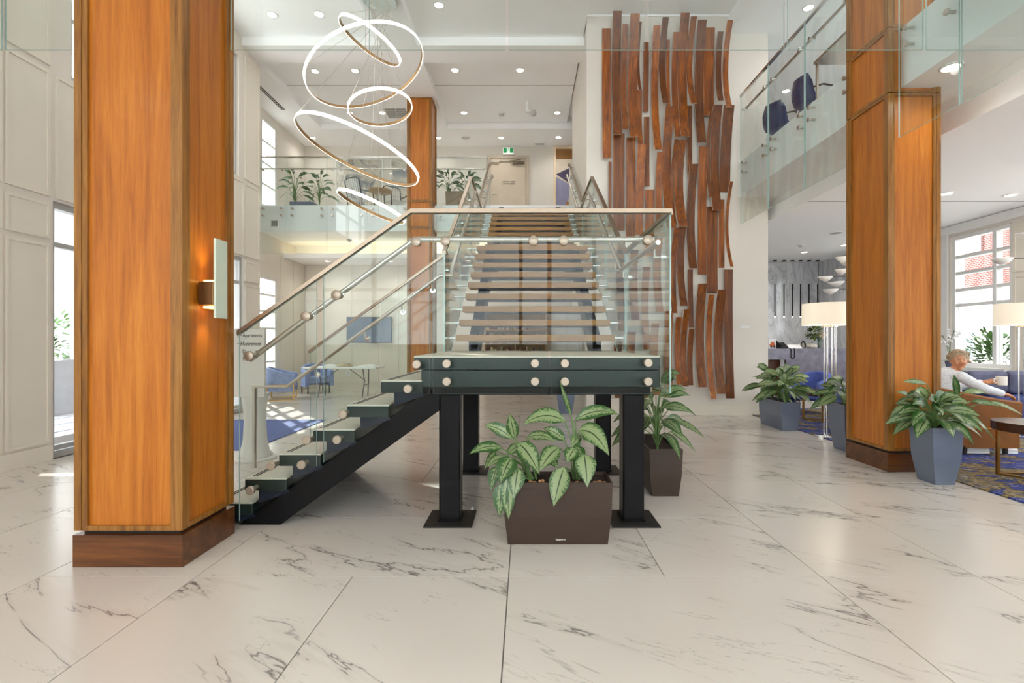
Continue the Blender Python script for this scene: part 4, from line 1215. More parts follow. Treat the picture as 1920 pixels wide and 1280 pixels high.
def sign_text(x, y, sx):
    p = P(x, y, SYY)
    text('lettering', sx, 0.066, (p.x, SYY - 0.002, p.z), XF, M_INK, t, xs=0.72)
sign_text(455, 632, 'Apartments'); sign_text(455, 647.5, 'Retirement'); sign_text(455, 662, 'D        ing'); sign_text(455, 677, 'Wa')
def arrow(x, y, d):
    p = P(x, y, SYY); w = 0.028
    a, b = (p.x - w * d, p.x + w * d)
    obj('arrow', MB().bar([(a, SYY - 0.002, p.z), (b, SYY - 0.002, p.z)], 0.003, 0.006).bar([(b, SYY - 0.002, p.z), (b - d * 0.02, SYY - 0.002, p.z + 0.022)], 0.003, 0.007).bar([(b, SYY - 0.002, p.z), (b - d * 0.02, SYY - 0.002, p.z - 0.022)], 0.003, 0.007), M_INK, t)
arrow(449.5, 628.5, -1); arrow(449.5, 644, 1)
tag(obj('entrance_mat', MB().box(-5.5, -3.54, 6.3, 8.73, 0.0005, 0.012), mat('blue_mat', (96, 108, 158), 0.95, 0, 0.1, 40, bump=0.4, bscale=300)), 'blue entrance mat in front of the storefront doors', 'mat')

# ------------------------------------------------------------------ bookcase under the stair
t = thing('bookcase', 'tan wooden bookcase full of books behind the stair', 'bookcase', (-0.28, 14.45, 0))
M_SHELF = mat('shelf_wood', (176, 140, 92), 0.5)
bx0, bx1, by0 = -1.18, 0.62, 14.32
for x in (bx0, -0.3, bx1 - 0.03):
    obj('upright', MB().box(x, x + 0.03, by0, YB - 0.02, 0.001, 2.3), M_SHELF, t)
obj('back_panel', MB().box(bx0, bx1, YB - 0.02, YB - 0.001, 0.001, 2.3), M_SHELF, t)
levels = [0.08, 0.5, 0.92, 1.32, 1.72, 2.27]
for z in levels:
    obj('shelf', MB().box(bx0 + 0.03, bx1 - 0.03, by0 + 0.005, YB - 0.02, z, z + 0.028), M_SHELF, t)
rnd = random.Random(11)
BC = [(196, 178, 140), (150, 112, 70), (70, 58, 48), (206, 196, 172), (120, 86, 52), (52, 60, 72), (168, 150, 118), (110, 50, 40), (226, 218, 200)]
for li, z in ((2, 0.92), (3, 1.32), (4, 1.72)):
    for sec, (a, b) in enumerate(((bx0 + 0.04, -0.32), (-0.26, bx1 - 0.05))):
        x = a
        lim = b if sec == 0 else a + (b - a) * 0.45
        while x < lim - 0.055:
            w = rnd.uniform(0.024, 0.05); h = rnd.uniform(0.2, 0.31); d = rnd.uniform(0.14, 0.2)
            m = mat('book_%d' % rnd.randrange(len(BC)), BC[rnd.randrange(len(BC))], 0.6)
            tag(obj('book', MB().box(x, x + w, by0 + 0.03, by0 + 0.03 + d, z + 0.029, z + 0.029 + h), m), 'upright book standing in the tan bookcase', 'book', 'books in the bookcase')
            x += w + 0.003
for i, (x, z, rgb, lab) in enumerate(((0.26, 0.949, (60, 34, 26), 'dark brown vase in the bookcase'), (0.46, 0.949, (34, 28, 26), 'black vase in the bookcase'), (0.36, 1.349, (214, 206, 190), 'cream vase in the bookcase'))):
    tag(obj('vase', MB().lathe([(0.05, 0), (0.08, 0.08), (0.075, 0.16), (0.03, 0.22), (0.04, 0.26)], 18, (x, 14.45, z)), mat('vase_%d' % i, rgb, 0.3), smooth=True), lab, 'vase')

# ------------------------------------------------------------------ reception
def marble_wall():
    m, nt, b = new_mat('grey_marble')
    n = noise(nt, 0.9, 8, 0.65, 1.6, (1.6, 1.6, 0.5), (0, 0.3, 0))
    d = math_node(nt, 'ABSOLUTE', math_node(nt, 'SUBTRACT', n, 0.5))
    base = ramp(nt, noise(nt, 2.2, 6, 0.6, 0.8, (2, 2, 0.5)), [(0.3, lin(188, 190, 194)), (0.7, lin(226, 226, 226))])
    v = math_node(nt, 'SUBTRACT', 1.0, math_node(nt, 'DIVIDE', d, 0.03), clamp=True)
    nt.links.new(mix_col(nt, math_node(nt, 'MULTIPLY', v, 0.5), base, lin(136, 138, 144)), b.inputs['Base Color'])
    b.inputs['Roughness'].default_value = 0.1
    return m
M_MARB = marble_wall()
wst = struct('wall_stone', MB().box(4.65, XR, YB - 0.03, YB - 0.0005, 0, 3.77), M_GROUT, label='grey marble wall behind the reception')
for a, b in zip((4.65, 6.2, 7.5, XR - 0.06), (6.2, 7.5, XR - 0.06)):
    obj('stone_slab', MB().box(a + 0.003, b - 0.003, YB - 0.06, YB - 0.0305, 0.001, 3.765), M_MARB, wst)
for a, b in ((12.68, 13.7), (13.7, YB - 0.065)):
    obj('stone_slab', MB().box(XR - 0.05, XR - 0.001, a + 0.003, b - 0.003, 0.001, 3.765), M_MARB, wst)
struct('wall_grey', MB().box(ART_X1, ART_X1 + 0.02, 9.6, YB - 0.06, 0, 3.765), MATS['grey_panel'])
g = 'black pendant rods by the marble wall'
p0 = None
for x in (1453, 1470, 1486, 1501, 1517, 1533):
    Y = 14.35
    X = (x - VX) * Y / F
    if p0 is None:
        p0 = thing('pendant_lamp', 'slim black rod pendant in front of the marble wall', 'pendant lamp', (X, Y, 3.77), group=g)
        obj('canopy', MB().lathe([(0, -0.001), (0.055, -0.001), (0.055, -0.03), (0, -0.03)], 20, cap=False), M_BLACK, p0, local=True, smooth=True, fix=True)
        obj('wire', MB().tube([(0, 0, -0.02), (0, 0, -0.7)], 0.002, 5), M_STEEL, p0, local=True)
        obj('rod', MB().tube([(0, 0, -0.69), (0, 0, -1.64)], 0.016, 10), M_BLACK, p0, local=True, smooth=True)
        obj('light_tip', MB().tube([(0, 0, -1.64), (0, 0, -1.66)], 0.014, 10), M_LENS, p0, local=True)
    else:
        copy_tree(p0, (X, Y, 3.77))
M_DESK = mat('grey_desk_stone', (126, 124, 140), 0.25, 0, 0.25, 5)
t = thing('reception_desk', 'speckled grey stone reception desk', 'desk', (7.2, 12.7, 0))
obj('front_slab', MB().box(6.6, 8.3, 12.4, 12.5, 0.001, 1.22), M_DESK, t, bevel=0.004)
obj('counter_top', MB().box(5.7, 8.3, 12.5, 13.1, 1.16, 1.22).box(5.7, 6.6, 12.4, 12.5, 0.94, 1.22), M_DESK, t)
obj('recessed_panel', MB().box(5.75, 6.6, 12.7, 12.74, 0.001, 1.16), mat('brown_panel', (92, 48, 26), 0.4), t)
obj('end_panel', MB().box(8.2, 8.3, 12.5, 13.1, 0.001, 1.16), M_DESK, t)
DZ = 1.221
def dx(x, Y=12.6): return (x - VX) * Y / F
t = thing('picture_card', 'small framed card with an orange truck on the desk', 'picture', (dx(1448), 12.6, DZ))
cx = dx(1448)
obj('frame', MB().box(cx - 0.1, cx + 0.1, 12.6, 12.62, DZ, DZ + 0.25), M_PLASTW, t)
obj('truck_body', MB().box(cx - 0.07, cx + 0.07, 12.596, 12.599, DZ + 0.05, DZ + 0.12).box(cx - 0.04, cx + 0.05, 12.596, 12.599, DZ + 0.12, DZ + 0.17), mat('truck_orange', (196, 104, 52), 0.6), t)
obj('truck_wheel', MB().lathe([(0, -0.002), (0.028, -0.002), (0.028, 0.0)], 14, (cx - 0.03, 12.596, DZ + 0.045), 0, 'y').lathe([(0, -0.002), (0.028, -0.002), (0.028, 0.0)], 14, (cx + 0.05, 12.596, DZ + 0.045), 0, 'y'), mat('wheel_brown', (80, 50, 34), 0.6), t)
t = thing('desk_phone', 'black desk phone with a cord over the counter edge', 'phone', (dx(1467), 12.58, DZ))
cx = dx(1467)
obj('body', MB().hexa([(cx - 0.1, 12.5, DZ), (cx + 0.1, 12.5, DZ), (cx + 0.1, 12.72, DZ), (cx - 0.1, 12.72, DZ), (cx - 0.1, 12.5, DZ + 0.04), (cx + 0.1, 12.5, DZ + 0.04), (cx + 0.1, 12.72, DZ + 0.16), (cx - 0.1, 12.72, DZ + 0.16)]), M_BLACK, t, bevel=0.008)
obj('handset', MB().tube([(cx - 0.11, 12.49, DZ + 0.07), (cx - 0.11, 12.6, DZ + 0.13), (cx - 0.11, 12.72, DZ + 0.19)], [0.028, 0.018, 0.028], 8), M_BLACK, t, smooth=True)
U = [(cx + 0.15 + 0.045 * math.cos(q), 12.385, DZ - 0.2 + 0.05 * math.sin(q)) for q in [math.radians(180 + 180 * i / 10) for i in range(11)]]
obj('cord', MB().tube([(cx + 0.09, 12.52, DZ + 0.02), (cx + 0.1, 12.43, DZ + 0.01), (cx + 0.105, 12.387, DZ - 0.01)] + U + [(cx + 0.195, 12.387, DZ - 0.01), (cx + 0.195, 12.44, DZ + 0.01)], 0.009, 7), M_BLACK, t, smooth=True)
for x, lab in ((1482, 'white brochure holder on the desk beside the phone'), (1494.5, 'white brochure holder on the desk beside the dark figurine')):
    cx = dx(x)
    tag(obj('brochure_holder', MB().hexa([(cx - 0.085, 12.5, DZ), (cx + 0.085, 12.5, DZ), (cx + 0.085, 12.6, DZ), (cx - 0.085, 12.6, DZ), (cx - 0.105, 12.58, DZ + 0.1), (cx + 0.065, 12.58, DZ + 0.1), (cx + 0.065, 12.6, DZ + 0.1), (cx - 0.105, 12.6, DZ + 0.1)]), M_PLASTW), lab, 'holder')
cx = dx(1505)
t = thing('figurine', 'small dark arched figurine on the reception desk', 'figurine', (cx, 12.58, DZ))
obj('arch', MB().tube([(cx - 0.05, 12.58, DZ), (cx - 0.055, 12.58, DZ + 0.12), (cx, 12.58, DZ + 0.19), (cx + 0.055, 12.58, DZ + 0.12), (cx + 0.05, 12.58, DZ)], 0.014, 8), M_BLACK, t, smooth=True)
obj('figure', MB().ball((cx, 12.58, DZ + 0.045), 0.035, 0.03, 0.045).ball((cx, 12.58, DZ + 0.115), 0.026), mat('figurine_grey', (170, 160, 150), 0.4), t, smooth=True)
cx = dx(1520)
t = thing('white_pumpkin', 'ribbed white pumpkin on the reception desk', 'pumpkin', (cx, 12.56, DZ))
mb = MB(); nu, nv = 40, 10
for i in range(nv + 1):
    a = math.pi * i / nv
    for j in range(nu):
        b = 2 * math.pi * j / nu
        r = 0.135 * (math.sin(a) * 0.98 + 0.02) * (1 - 0.1 * abs(math.cos(5 * b)) ** 0.5 * math.sin(a))
        mb.v.append((cx + r * math.cos(b), 12.56 + r * math.sin(b), DZ + 0.068 - 0.068 * math.cos(a)))
for i in range(nv):
    for j in range(nu):
        j2 = (j + 1) % nu
        mb.f.append((i * nu + j, i * nu + j2, (i + 1) * nu + j2, (i + 1) * nu + j)); mb.m.append(0)
obj('body', mb, mat('pumpkin_white', (232, 226, 214), 0.5), t, smooth=True)
obj('stalk', MB().tube([(cx, 12.56, DZ + 0.13), (cx + 0.01, 12.56, DZ + 0.155), (cx + 0.025, 12.56, DZ + 0.165)], [0.012, 0.009, 0.007], 7), mat('stalk', (150, 130, 90), 0.7), t, smooth=True)
cx = dx(1536)
t = thing('flower_vase', 'clear glass vase of lilies and greenery on the desk', 'vase', (cx, 12.6, DZ))
obj('vase_glass', MB().lathe([(0.0, 0.002), (0.055, 0.002), (0.06, 0.3), (0.054, 0.3), (0.05, 0.01), (0, 0.01)], 20, (cx, 12.6, DZ), cap=False), glass_mat('vase_glass', (0.86, 0.9, 0.9)), t, smooth=True)
M_LEAFD = mat('dark_leaf', (58, 92, 40), 0.5, 0, 0.25, 20)
M_LILY = mat('lily_cream', (240, 226, 206), 0.5)
rnd = random.Random(2)
def blade(mb, p, d, L, w, mi=0):
    d = Vector(d).normalized()
    sd = d.cross(Vector((0, 0, 1)))
    sd = sd.normalized() if sd.length > 1e-3 else Vector((1, 0, 0))
    pts = []
    for k, (s, ww) in enumerate(((0, 0.15), (0.35, 1), (0.7, 0.75), (1, 0.02))):
        q = Vector(p) + d * L * s - Vector((0, 0, 0.25 * L * s * s))
        pts += [q - sd * w / 2 * ww, q + sd * w / 2 * ww]
    mb.add(pts, [(0, 1, 3, 2), (2, 3, 5, 4), (4, 5, 7, 6)], mi)
def leafy(mb, c, rx, ry, rz, n, L, seed, mi=0):
    r = random.Random(seed)
    for i in range(n):
        a = r.uniform(0, 6.28); u = r.uniform(-1, 1); k = math.sqrt(1 - u * u); rr = r.uniform(0.5, 1)
        p = Vector((c[0] + rx * k * math.cos(a) * rr, c[1] + ry * k * math.sin(a) * rr, c[2] + rz * u * rr))
        d = Vector((k * math.cos(a), k * math.sin(a), u * 0.6 + 0.3))
        blade(mb, p, d, L * r.uniform(0.6, 1.3), L * r.uniform(0.35, 0.6), mi)
    return mb
gmb = leafy(MB(), (cx - 0.12, 12.6, DZ + 0.42), 0.22, 0.14, 0.13, 170, 0.13, 9)
tag(obj('greenery', gmb, mat('bouquet_green', (92, 112, 48), 0.6, 0, 0.3, 30), t), kind='stuff')
for i in range(6):
    a = rnd.uniform(0, 6.28); r = rnd.uniform(0.0, 0.12)
    c = Vector((cx + r * math.cos(a), 12.5, DZ + 0.4 + r * math.sin(a)))
    fm = MB()
    for k in range(6):
        b = 2 * math.pi * k / 6
        blade(fm, c, (math.cos(b), -0.5, math.sin(b)), 0.085, 0.04)
    obj('lily', fm, M_LILY, t)
for i in range(5):
    lm = MB(); blade(lm, (cx + 0.03, 12.58, DZ + 0.3), (0.8, -0.4, 0.3 - 0.25 * i), 0.17, 0.07)
    obj('broad_leaf', lm, M_LEAFD, t)
for i in range(4):
    obj('flower_stem', MB().tube([(cx + rnd.uniform(-0.03, 0.03), 12.6, DZ + 0.015), (cx + rnd.uniform(-0.06, 0.03), 12.6, DZ + 0.38)], 0.005, 6), M_LEAFD, t)

# ------------------------------------------------------------------ lounge lamps, tables, sofa, rug
def floor_lamp(label, x, y):
    t = thing('floor_lamp', label, 'lamp', (x, y, 0))
    r = 0.36
    obj('base', MB().lathe([(0.2, 0.001), (0.2, 0.02), (0.18, 0.03)], 28, (x, y, 0)), M_CHROME, t, smooth=True)
    for k in range(4):
        a = math.pi / 2 * k + 0.6
        obj('rod', MB().tube([(x + 0.075 * math.cos(a), y + 0.075 * math.sin(a), 0.025), (x + 0.075 * math.cos(a), y + 0.075 * math.sin(a), 1.62)], 0.011, 8), M_CHROME, t, smooth=True)
    obj('collar', MB().lathe([(0.1, 0), (0.1, 0.03), (0.02, 0.035), (0.02, 0.2)], 20, (x, y, 1.61)), M_STEEL, t, smooth=True)
    obj('shade', MB().lathe([(r, 0), (r * 0.985, 0.315), (r * 0.975, 0.315), (r * 0.99, 0)], 48, (x, y, 1.64), cap=False), M_SHADE, t, smooth=True, fix=True)
    obj('shade_ring', MB().tube([(x + r * 0.98 * math.cos(2 * math.pi * k / 4), y + r * 0.98 * math.sin(2 * math.pi * k / 4), 1.94) if k % 2 == 0 else (x, y, 1.94) for k in range(5)], 0.004, 5), M_CHROME, t)
    ld = bpy.data.lights.new('lamp_bulb', 'POINT'); ld.energy = 12; ld.color = (1, 0.88, 0.7); ld.shadow_soft_size = 0.06
    lo = bpy.data.objects.new('lamp_bulb', ld); C.objects.link(lo); lo.parent = t; lo.location = (0, 0, 1.8)
floor_lamp('tall floor lamp with a cream drum shade beside reception', 4.47, 7.2)
floor_lamp('tall floor lamp with a cream drum shade near the sofa', 7.35, 7.2)

M_PETAL = mat('petal_white', (238, 234, 228), 0.4)
def petal_chandelier(label, hx, hy, petals):
    t = thing('petal_chandelier', label, 'chandelier', (hx, hy, 3.77))
    obj('canopy', MB().lathe([(0, -0.001), (0.12, -0.001), (0.12, -0.03), (0, -0.03)], 24, (hx, hy, 3.77), cap=False), M_BLKT, t, smooth=True, fix=True)
    obj('stem', MB().tube([(hx, hy, 3.75), (hx, hy, 2.2)], 0.012, 8), M_BLKT, t, smooth=True)
    for tip, L in petals:
        tip = Vector(tip)
        hub = Vector((hx, hy, max(2.25, min(3.5, tip.z + 0.03))))
        ax = Vector((hub.x - tip.x, hub.y - tip.y, 0)).normalized()
        sdv = Vector((-ax.y, ax.x, 0))
        b = tip + ax * L + UPZ * 0.01
        mb = MB(); nn = 12
        for i in range(nn + 1):
            s_ = i / nn
            w = 0.1 * math.sin(math.pi * (0.06 + 0.9 * s_)) ** 0.8
            sag = 0.085 * math.sin(math.pi * s_)
            c = tip.lerp(b, s_)
            for k in range(5):
                u = -1 + k / 2
                q = c + sdv * u * w - UPZ * sag * (1 - u * u)
                mb.v.append(tuple(q))
        for i in range(nn):
            for k in range(4):
                mb.f.append((i * 5 + k, i * 5 + k + 1, (i + 1) * 5 + k + 1, (i + 1) * 5 + k)); mb.m.append(0)
        pt = obj('petal_shade', mb, M_PETAL, t, smooth=True)
        md = pt.modifiers.new('thick', 'SOLIDIFY'); md.thickness = 0.008
        obj('arm', MB().tube([b - ax * 0.05, hub], 0.006, 6), M_BLKT, pt)
UPZ = Vector((0, 0, 1))
pa = [(P(x, y, Y), 0.27) for (x, y), Y in (((1568, 482), 8.3), ((1574, 492), 8.7), ((1568, 505), 8.2), ((1534, 519), 8.4), ((1551, 530), 8.8), ((1543, 543), 8.5))]
pa += [((2 * 5.95 - p.x, 17.0 - p.y, p.z), 0.27) for p, L in pa]
petal_chandelier('branching chandelier with white leaf shades near reception', 5.95, 8.5, pa)
pb = [(P(x, y, Y), 0.3) for (x, y), Y in (((1860, 485), 6.5), ((1902, 439), 6.8), ((1930, 520), 6.3), ((1945, 470), 7.0))]
pb += [((2 * 7.3 - p.x, 13.2 - p.y, p.z), 0.3) for p, L in pb]
petal_chandelier('branching chandelier with white leaf shades above the sofa side', 7.3, 6.6, pb)

M_TABLE = mat('dark_table_wood', (66, 40, 26), 0.25, 0, 0.15)
def side_table(label, x, y, r=0.33, h=0.555, rz=0.0):
    t = thing('side_table', label, 'table', (x, y, 0))
    obj('tabletop', MB().lathe([(0, h - 0.09), (r - 0.005, h - 0.09), (r, h - 0.085), (r, h - 0.005), (r - 0.005, h), (0, h)], 40, (x, y, 0), cap=False), M_TABLE, t, smooth=True, fix=True)
    for k in range(3):
        a = rz + 2 * math.pi * k / 3
        px_, py_ = x + (r - 0.05) * math.cos(a), y + (r - 0.05) * math.sin(a)
        obj('leg', MB().box(px_ - 0.016, px_ + 0.016, py_ - 0.012, py_ + 0.012, 0.013, h - 0.09), M_BRASS, t)
        b = rz + 2 * math.pi * (k + 1) / 3
        obj('foot_bar', MB().bar([(px_, py_, 0.022), (x + (r - 0.05) * math.cos(b), y + (r - 0.05) * math.sin(b), 0.022)], 0.02, 0.018), M_BRASS, t)
side_table('round dark wood side table with brass legs by the leather armchair', 5.2, 5.0, 0.335, 0.575, 2.65)
side_table('round dark wood side table with brass legs by the blue armchair', 5.15, 8.6, 0.3, 0.55, 2.3)
barrel_chair('bright blue velvet armchair near the reception desk', (5.6, 9.6, 0.0125), math.radians(-150), mat('bright_blue_velvet', (92, 110, 182), 0.85, 0, 0.15, 12), M_BRASS)
barrel_chair('bright blue velvet armchair behind the floor lamp', (5.3, 7.6, 0.0125), math.radians(100), MATS['bright_blue_velvet'], M_BRASS, w=0.66, d=0.6)
M_NAVYV = mat('navy_velvet', (34, 50, 112), 0.7, 0, 0.3, 6)
M_GREYV = mat('slate_cushion', (84, 86, 110), 0.8, 0, 0.2, 8)
t = thing('sofa', 'navy velvet sofa under the lounge window', 'sofa', (7.95, 7.9, 0))
obj('base', MB().box(7.1, 8.7, 7.55, 8.35, 0.1, 0.42), M_NAVYV, t, bevel=0.03)
obj('backrest', MB().box(7.1, 8.7, 8.15, 8.4, 0.42, 0.86), M_NAVYV, t, bevel=0.05)
for a, b in ((7.1, 7.25), (8.55, 8.7)):
    obj('armrest', MB().box(a, b, 7.5, 8.16, 0.42, 0.66), M_NAVYV, t, bevel=0.04)
for a, b in ((7.26, 7.9), (7.91, 8.54)):
    obj('seat_cushion', MB().box(a, b, 7.52, 8.15, 0.42, 0.54), M_NAVYV, t, bevel=0.04)
    obj('back_cushion', MB().box(a, b, 8.0, 8.15, 0.545, 0.92), M_GREYV, t, bevel=0.06)
for x in (7.16, 8.64):
    for y in (7.62, 8.3):
        obj('foot', MB().box(x - 0.02, x + 0.02, y - 0.02, y + 0.02, 0.013, 0.1), M_BRASS, t)
def rug_mat():
    m, nt, b = new_mat('rug')
    f = noise(nt, 1.6, 8, 0.7, 1.2, (0.9, 1.6, 1))
    c = ramp(nt, f, [(0.36, lin(28, 44, 112)), (0.47, lin(40, 62, 140)), (0.5, lin(24, 26, 38)), (0.55, lin(150, 128, 74)), (0.6, lin(50, 52, 66)), (0.7, lin(190, 180, 160))])
    sp = math_node(nt, 'GREATER_THAN', noise(nt, 22, 3, 0.6, 0.4, (0.6, 2.2, 1)), 0.6)
    nt.links.new(mix_col(nt, math_node(nt, 'MULTIPLY', sp, 0.55), c, lin(176, 172, 176)), b.inputs['Base Color'])
    b.inputs['Roughness'].default_value = 0.95
    return m
tag(obj('area_rug', MB().box(4.31, 8.37, 3.0, 10.2, 0.0005, 0.012), rug_mat()), 'large blue and gold patterned rug across the lounge', 'rug')
# orchid on a slim stand by the window
t = thing('pedestal_table', 'slim white pedestal table by the lounge window', 'table', (8.56, 9.9, 0))
obj('top', MB().lathe([(0, 0.86), (0.2, 0.86), (0.2, 0.885), (0, 0.885)], 28, (8.56, 9.9, 0), cap=False), M_TRIMW, t, smooth=True, fix=True)
obj('column', MB().lathe([(0.16, 0.001), (0.15, 0.02), (0.03, 0.05), (0.03, 0.86)], 20, (8.56, 9.9, 0)), M_TRIMW, t, smooth=True)
t = thing('orchid', 'white orchid with arching stems by the lounge window', 'orchid', (8.56, 9.9, 0.886))
obj('pot', MB().lathe([(0.05, 0), (0.075, 0.12), (0.07, 0.12), (0.05, 0.01)], 18, (8.56, 9.9, 0.886)), M_GREYV, t, smooth=True)
for k, (ex, ez) in enumerate(((-0.22, 0.52), (0.12, 0.62), (-0.05, 0.66))):
    pts = [Vector((8.56, 9.9, 1.0)), Vector((8.56 + ex * 0.25, 9.9, 1.0 + ez * 0.7)), Vector((8.56 + ex * 0.7, 9.88, 1.0 + ez)), Vector((8.56 + ex * 1.3, 9.86, 1.0 + ez * 0.9))]
    obj('flower_stem', MB().tube(pts, 0.005, 6), M_LEAFD, t, smooth=True)
    for i in range(4):
        c = pts[1].lerp(pts[3], i / 3.0) + Vector((0, -0.02, 0.03 * (i % 2)))
        fm = MB()
        for j in range(5):
            b = 2 * math.pi * j / 5 + i
            blade(fm, c, (math.cos(b), -0.4, math.sin(b)), 0.06, 0.05)
        obj('blossom', fm, M_PLASTW, t)
for k in range(4):
    lm = MB(); a = k * 1.6
    blade(lm, (8.56, 9.9, 1.0), (math.cos(a), math.sin(a), 0.35), 0.2, 0.06)
    obj('leaf', lm, M_LEAFD, t)

# ------------------------------------------------------------------ outdoors
struct('ground', MB().box(-40, XREC - 0.35, -20, 40, -0.3, -0.05).box(XR + 0.35, 45, -20, 40, -0.3, -0.05), mat('concrete_ground', (206, 204, 200), 0.8), label='pale ground outside')
def brick_mat():
    m, nt, b = new_mat('brick_facade')
    tc = N(nt, 'ShaderNodeTexCoord'); sp = N(nt, 'ShaderNodeSeparateXYZ'); cb = N(nt, 'ShaderNodeCombineXYZ')
    nt.links.new(tc.outputs['Object'], sp.inputs[0])
    nt.links.new(math_node(nt, 'ADD', sp.outputs[1], sp.outputs[0]), cb.inputs[0]); nt.links.new(sp.outputs[2], cb.inputs[1])
    br = N(nt, 'ShaderNodeTexBrick')
    br.inputs['Scale'].default_value = 4.0
    br.inputs['Color1'].default_value = (*lin(104, 52, 44), 1); br.inputs['Color2'].default_value = (*lin(86, 42, 38), 1); br.inputs['Mortar'].default_value = (*lin(150, 140, 134), 1)
    br.inputs['Mortar Size'].default_value = 0.025
    nt.links.new(cb.outputs[0], br.inputs['Vector'])
    nt.links.new(br.outputs['Color'], b.inputs['Base Color'])
    b.inputs['Roughness'].default_value = 0.85
    return m
M_BRICK = brick_mat()
M_SIDING = mat('white_siding', (226, 226, 226), 0.6)
M_DGLASS = mat('dark_pane', (150, 166, 182), 0.1)
def house(label, x0, x1, y0, y1, zmid, ztop, face, wins, up=None):
    t = thing('apartment_building', label, 'building', ((x0 + x1) / 2, (y0 + y1) / 2, -0.05))
    obj('upper_wall', MB().box(x0, x1, y0, y1, zmid, ztop), up or M_BRICK, t)
    obj('lower_wall', MB().box(x0 - 0.03, x1 + 0.03, y0 - 0.03, y1 + 0.03, -0.05, zmid - 0.02), M_SIDING, t)
    xf, sg = (x0, -1) if face < 0 else (x1, 1)
    k = 0
    z = 0.3
    while z < zmid - 0.3:
        p0_, p1_ = sorted((xf + sg * 0.03, xf + sg * 0.06))
        obj('siding_course', MB().box(p0_, p1_, y0, y1, z, z + 0.27), M_SIDING, t)
        z += 0.3; k += 1
    p0_, p1_ = sorted((xf, xf + sg * 0.2))
    obj('cornice', MB().box(p0_, p1_, y0, y1, zmid - 0.2, zmid + 0.05), M_SIDING, t)
    for (a, b, c, d) in wins:
        p0_, p1_ = sorted((xf, xf + sg * 0.1))
        w = obj('window_frame', MB().box(p0_, p1_, a - 0.12, a, c - 0.12, d + 0.12).box(p0_, p1_, b, b + 0.12, c - 0.12, d + 0.12).box(p0_, p1_, a, b, c - 0.12, c).box(p0_, p1_, a, b, d, d + 0.12).box(p0_, p1_, a, b, (c + d) / 2 - 0.04, (c + d) / 2 + 0.04), M_SIDING, t)
        p0_, p1_ = sorted((xf + sg * 0.02, xf + sg * 0.065))
        obj('pane', MB().box(p0_, p1_, a, b, c, (c + d) / 2 - 0.04).box(p0_, p1_, a, b, (c + d) / 2 + 0.04, d), M_DGLASS, w)
house('brick and white siding apartment building beyond the hedge', 15.5, 22, 5, 18.2, 3.15, 12, -1, [(14.2, 15.3, 4.6, 6.4), (16.8, 17.8, 4.6, 6.4), (14.2, 15.3, 0.9, 2.6), (11.5, 12.6, 4.6, 6.4), (8.5, 9.6, 4.6, 6.4), (16.8, 17.8, 0.9, 2.6), (11.5, 12.6, 0.9, 2.6)])
house('pale sided apartment building across the entrance court', -26, -19, 2, 30, 2.6, 9, 1, [(6, 7.4, 4, 6), (10, 11.4, 4, 6), (14, 15.4, 4, 6), (18, 19.4, 4, 6), (22, 23.4, 4, 6)], M_SIDING)
# entrance canopy, planters and paving outside the storefront
t = thing('entrance_canopy', 'flat white canopy outside the entrance storefront', 'canopy', (-8, 8, 3.2))
obj('roof', MB().box(-10.6, XL - 0.36, 3.0, 10.1, 3.22, 3.5), M_WHITE, t)
for y in (5.6, 7.0, 8.4):
    obj('light_slot', MB().box(-7.6, -7.4, y, y + 0.7, 3.213, 3.2195), M_DARK, t)
for y in (4.0, 9.8):
    obj('post', MB().box(-10.4, -10.15, y, y + 0.25, -0.05, 3.22), M_WHITE, t)
pv = struct('pavement', MB().box(-12.0, XL - 0.36, 3.0, 10.05, -0.0495, -0.03), mat('paver_joint', (120, 128, 160), 0.8), label='pale pavers outside the entrance')
pm = None
for i in range(9):
    for j in range(10):
        x, y = -6.65 - 0.62 * i, 4.2 + 0.57 * j
        if pm is None:
            pm = obj('paver', MB().box(0, 0.56, 0, 0.5, -0.029, -0.012), mat('paver_pale', (226, 228, 234), 0.8), pv, local=True); pm.location = (x, y, 0)
        else: share('paver', pm, pv, (x, y, 0))
M_CONC = mat('pale_concrete', (198, 200, 204), 0.7)
M_HEDGE = mat('hedge_leaf', (78, 112, 56), 0.5, 0, 0.4, 30)
M_BLOOM = mat('red_bloom', (206, 150, 120), 0.6)
for y, lab in ((9.4, 'tapered concrete planter with flowers outside the entrance door'),):
    t = thing('garden_planter', lab, 'planter', (-9.2, y, 0))
    obj('pot', MB().hexa([(-9.5, y - 0.35, -0.03), (-8.9, y - 0.35, -0.03), (-8.9, y + 0.35, -0.03), (-9.5, y + 0.35, -0.03), (-9.65, y - 0.48, 1.05), (-8.75, y - 0.48, 1.05), (-8.75, y + 0.48, 1.05), (-9.65, y + 0.48, 1.05)]), M_CONC, t, bevel=0.02)
    f = obj('flowers', leafy(MB(), (-9.2, y, 1.2), 0.5, 0.5, 0.3, 200, 0.12, 5), M_HEDGE, t); f['kind'] = 'stuff'
    f = obj('blooms', leafy(MB(), (-9.2, y, 1.35), 0.42, 0.42, 0.25, 50, 0.08, 6), M_BLOOM, t); f['kind'] = 'stuff'
for k, (x, y, lab) in enumerate(((-14.5, 14.9, 'round green shrub far across the court'), (-14.8, 11.6, 'broad green shrub across the court, beside the round one'), (-14.0, 18.2, 'tall green shrub across the court near the brick building'))):
    t = thing('garden_shrub', lab, 'shrub', (x, y, -0.05))
    f = obj('foliage', leafy(MB(), (x, y, 1.5), 1.1, 1.2, 0.8 + 0.3 * (k == 2), 420, 0.22, 20 + k), M_HEDGE, t); f['kind'] = 'stuff'
    obj('stem', MB().tube([(x, y, -0.05), (x, y, 1.2)], 0.05, 7), M_DARK, t)
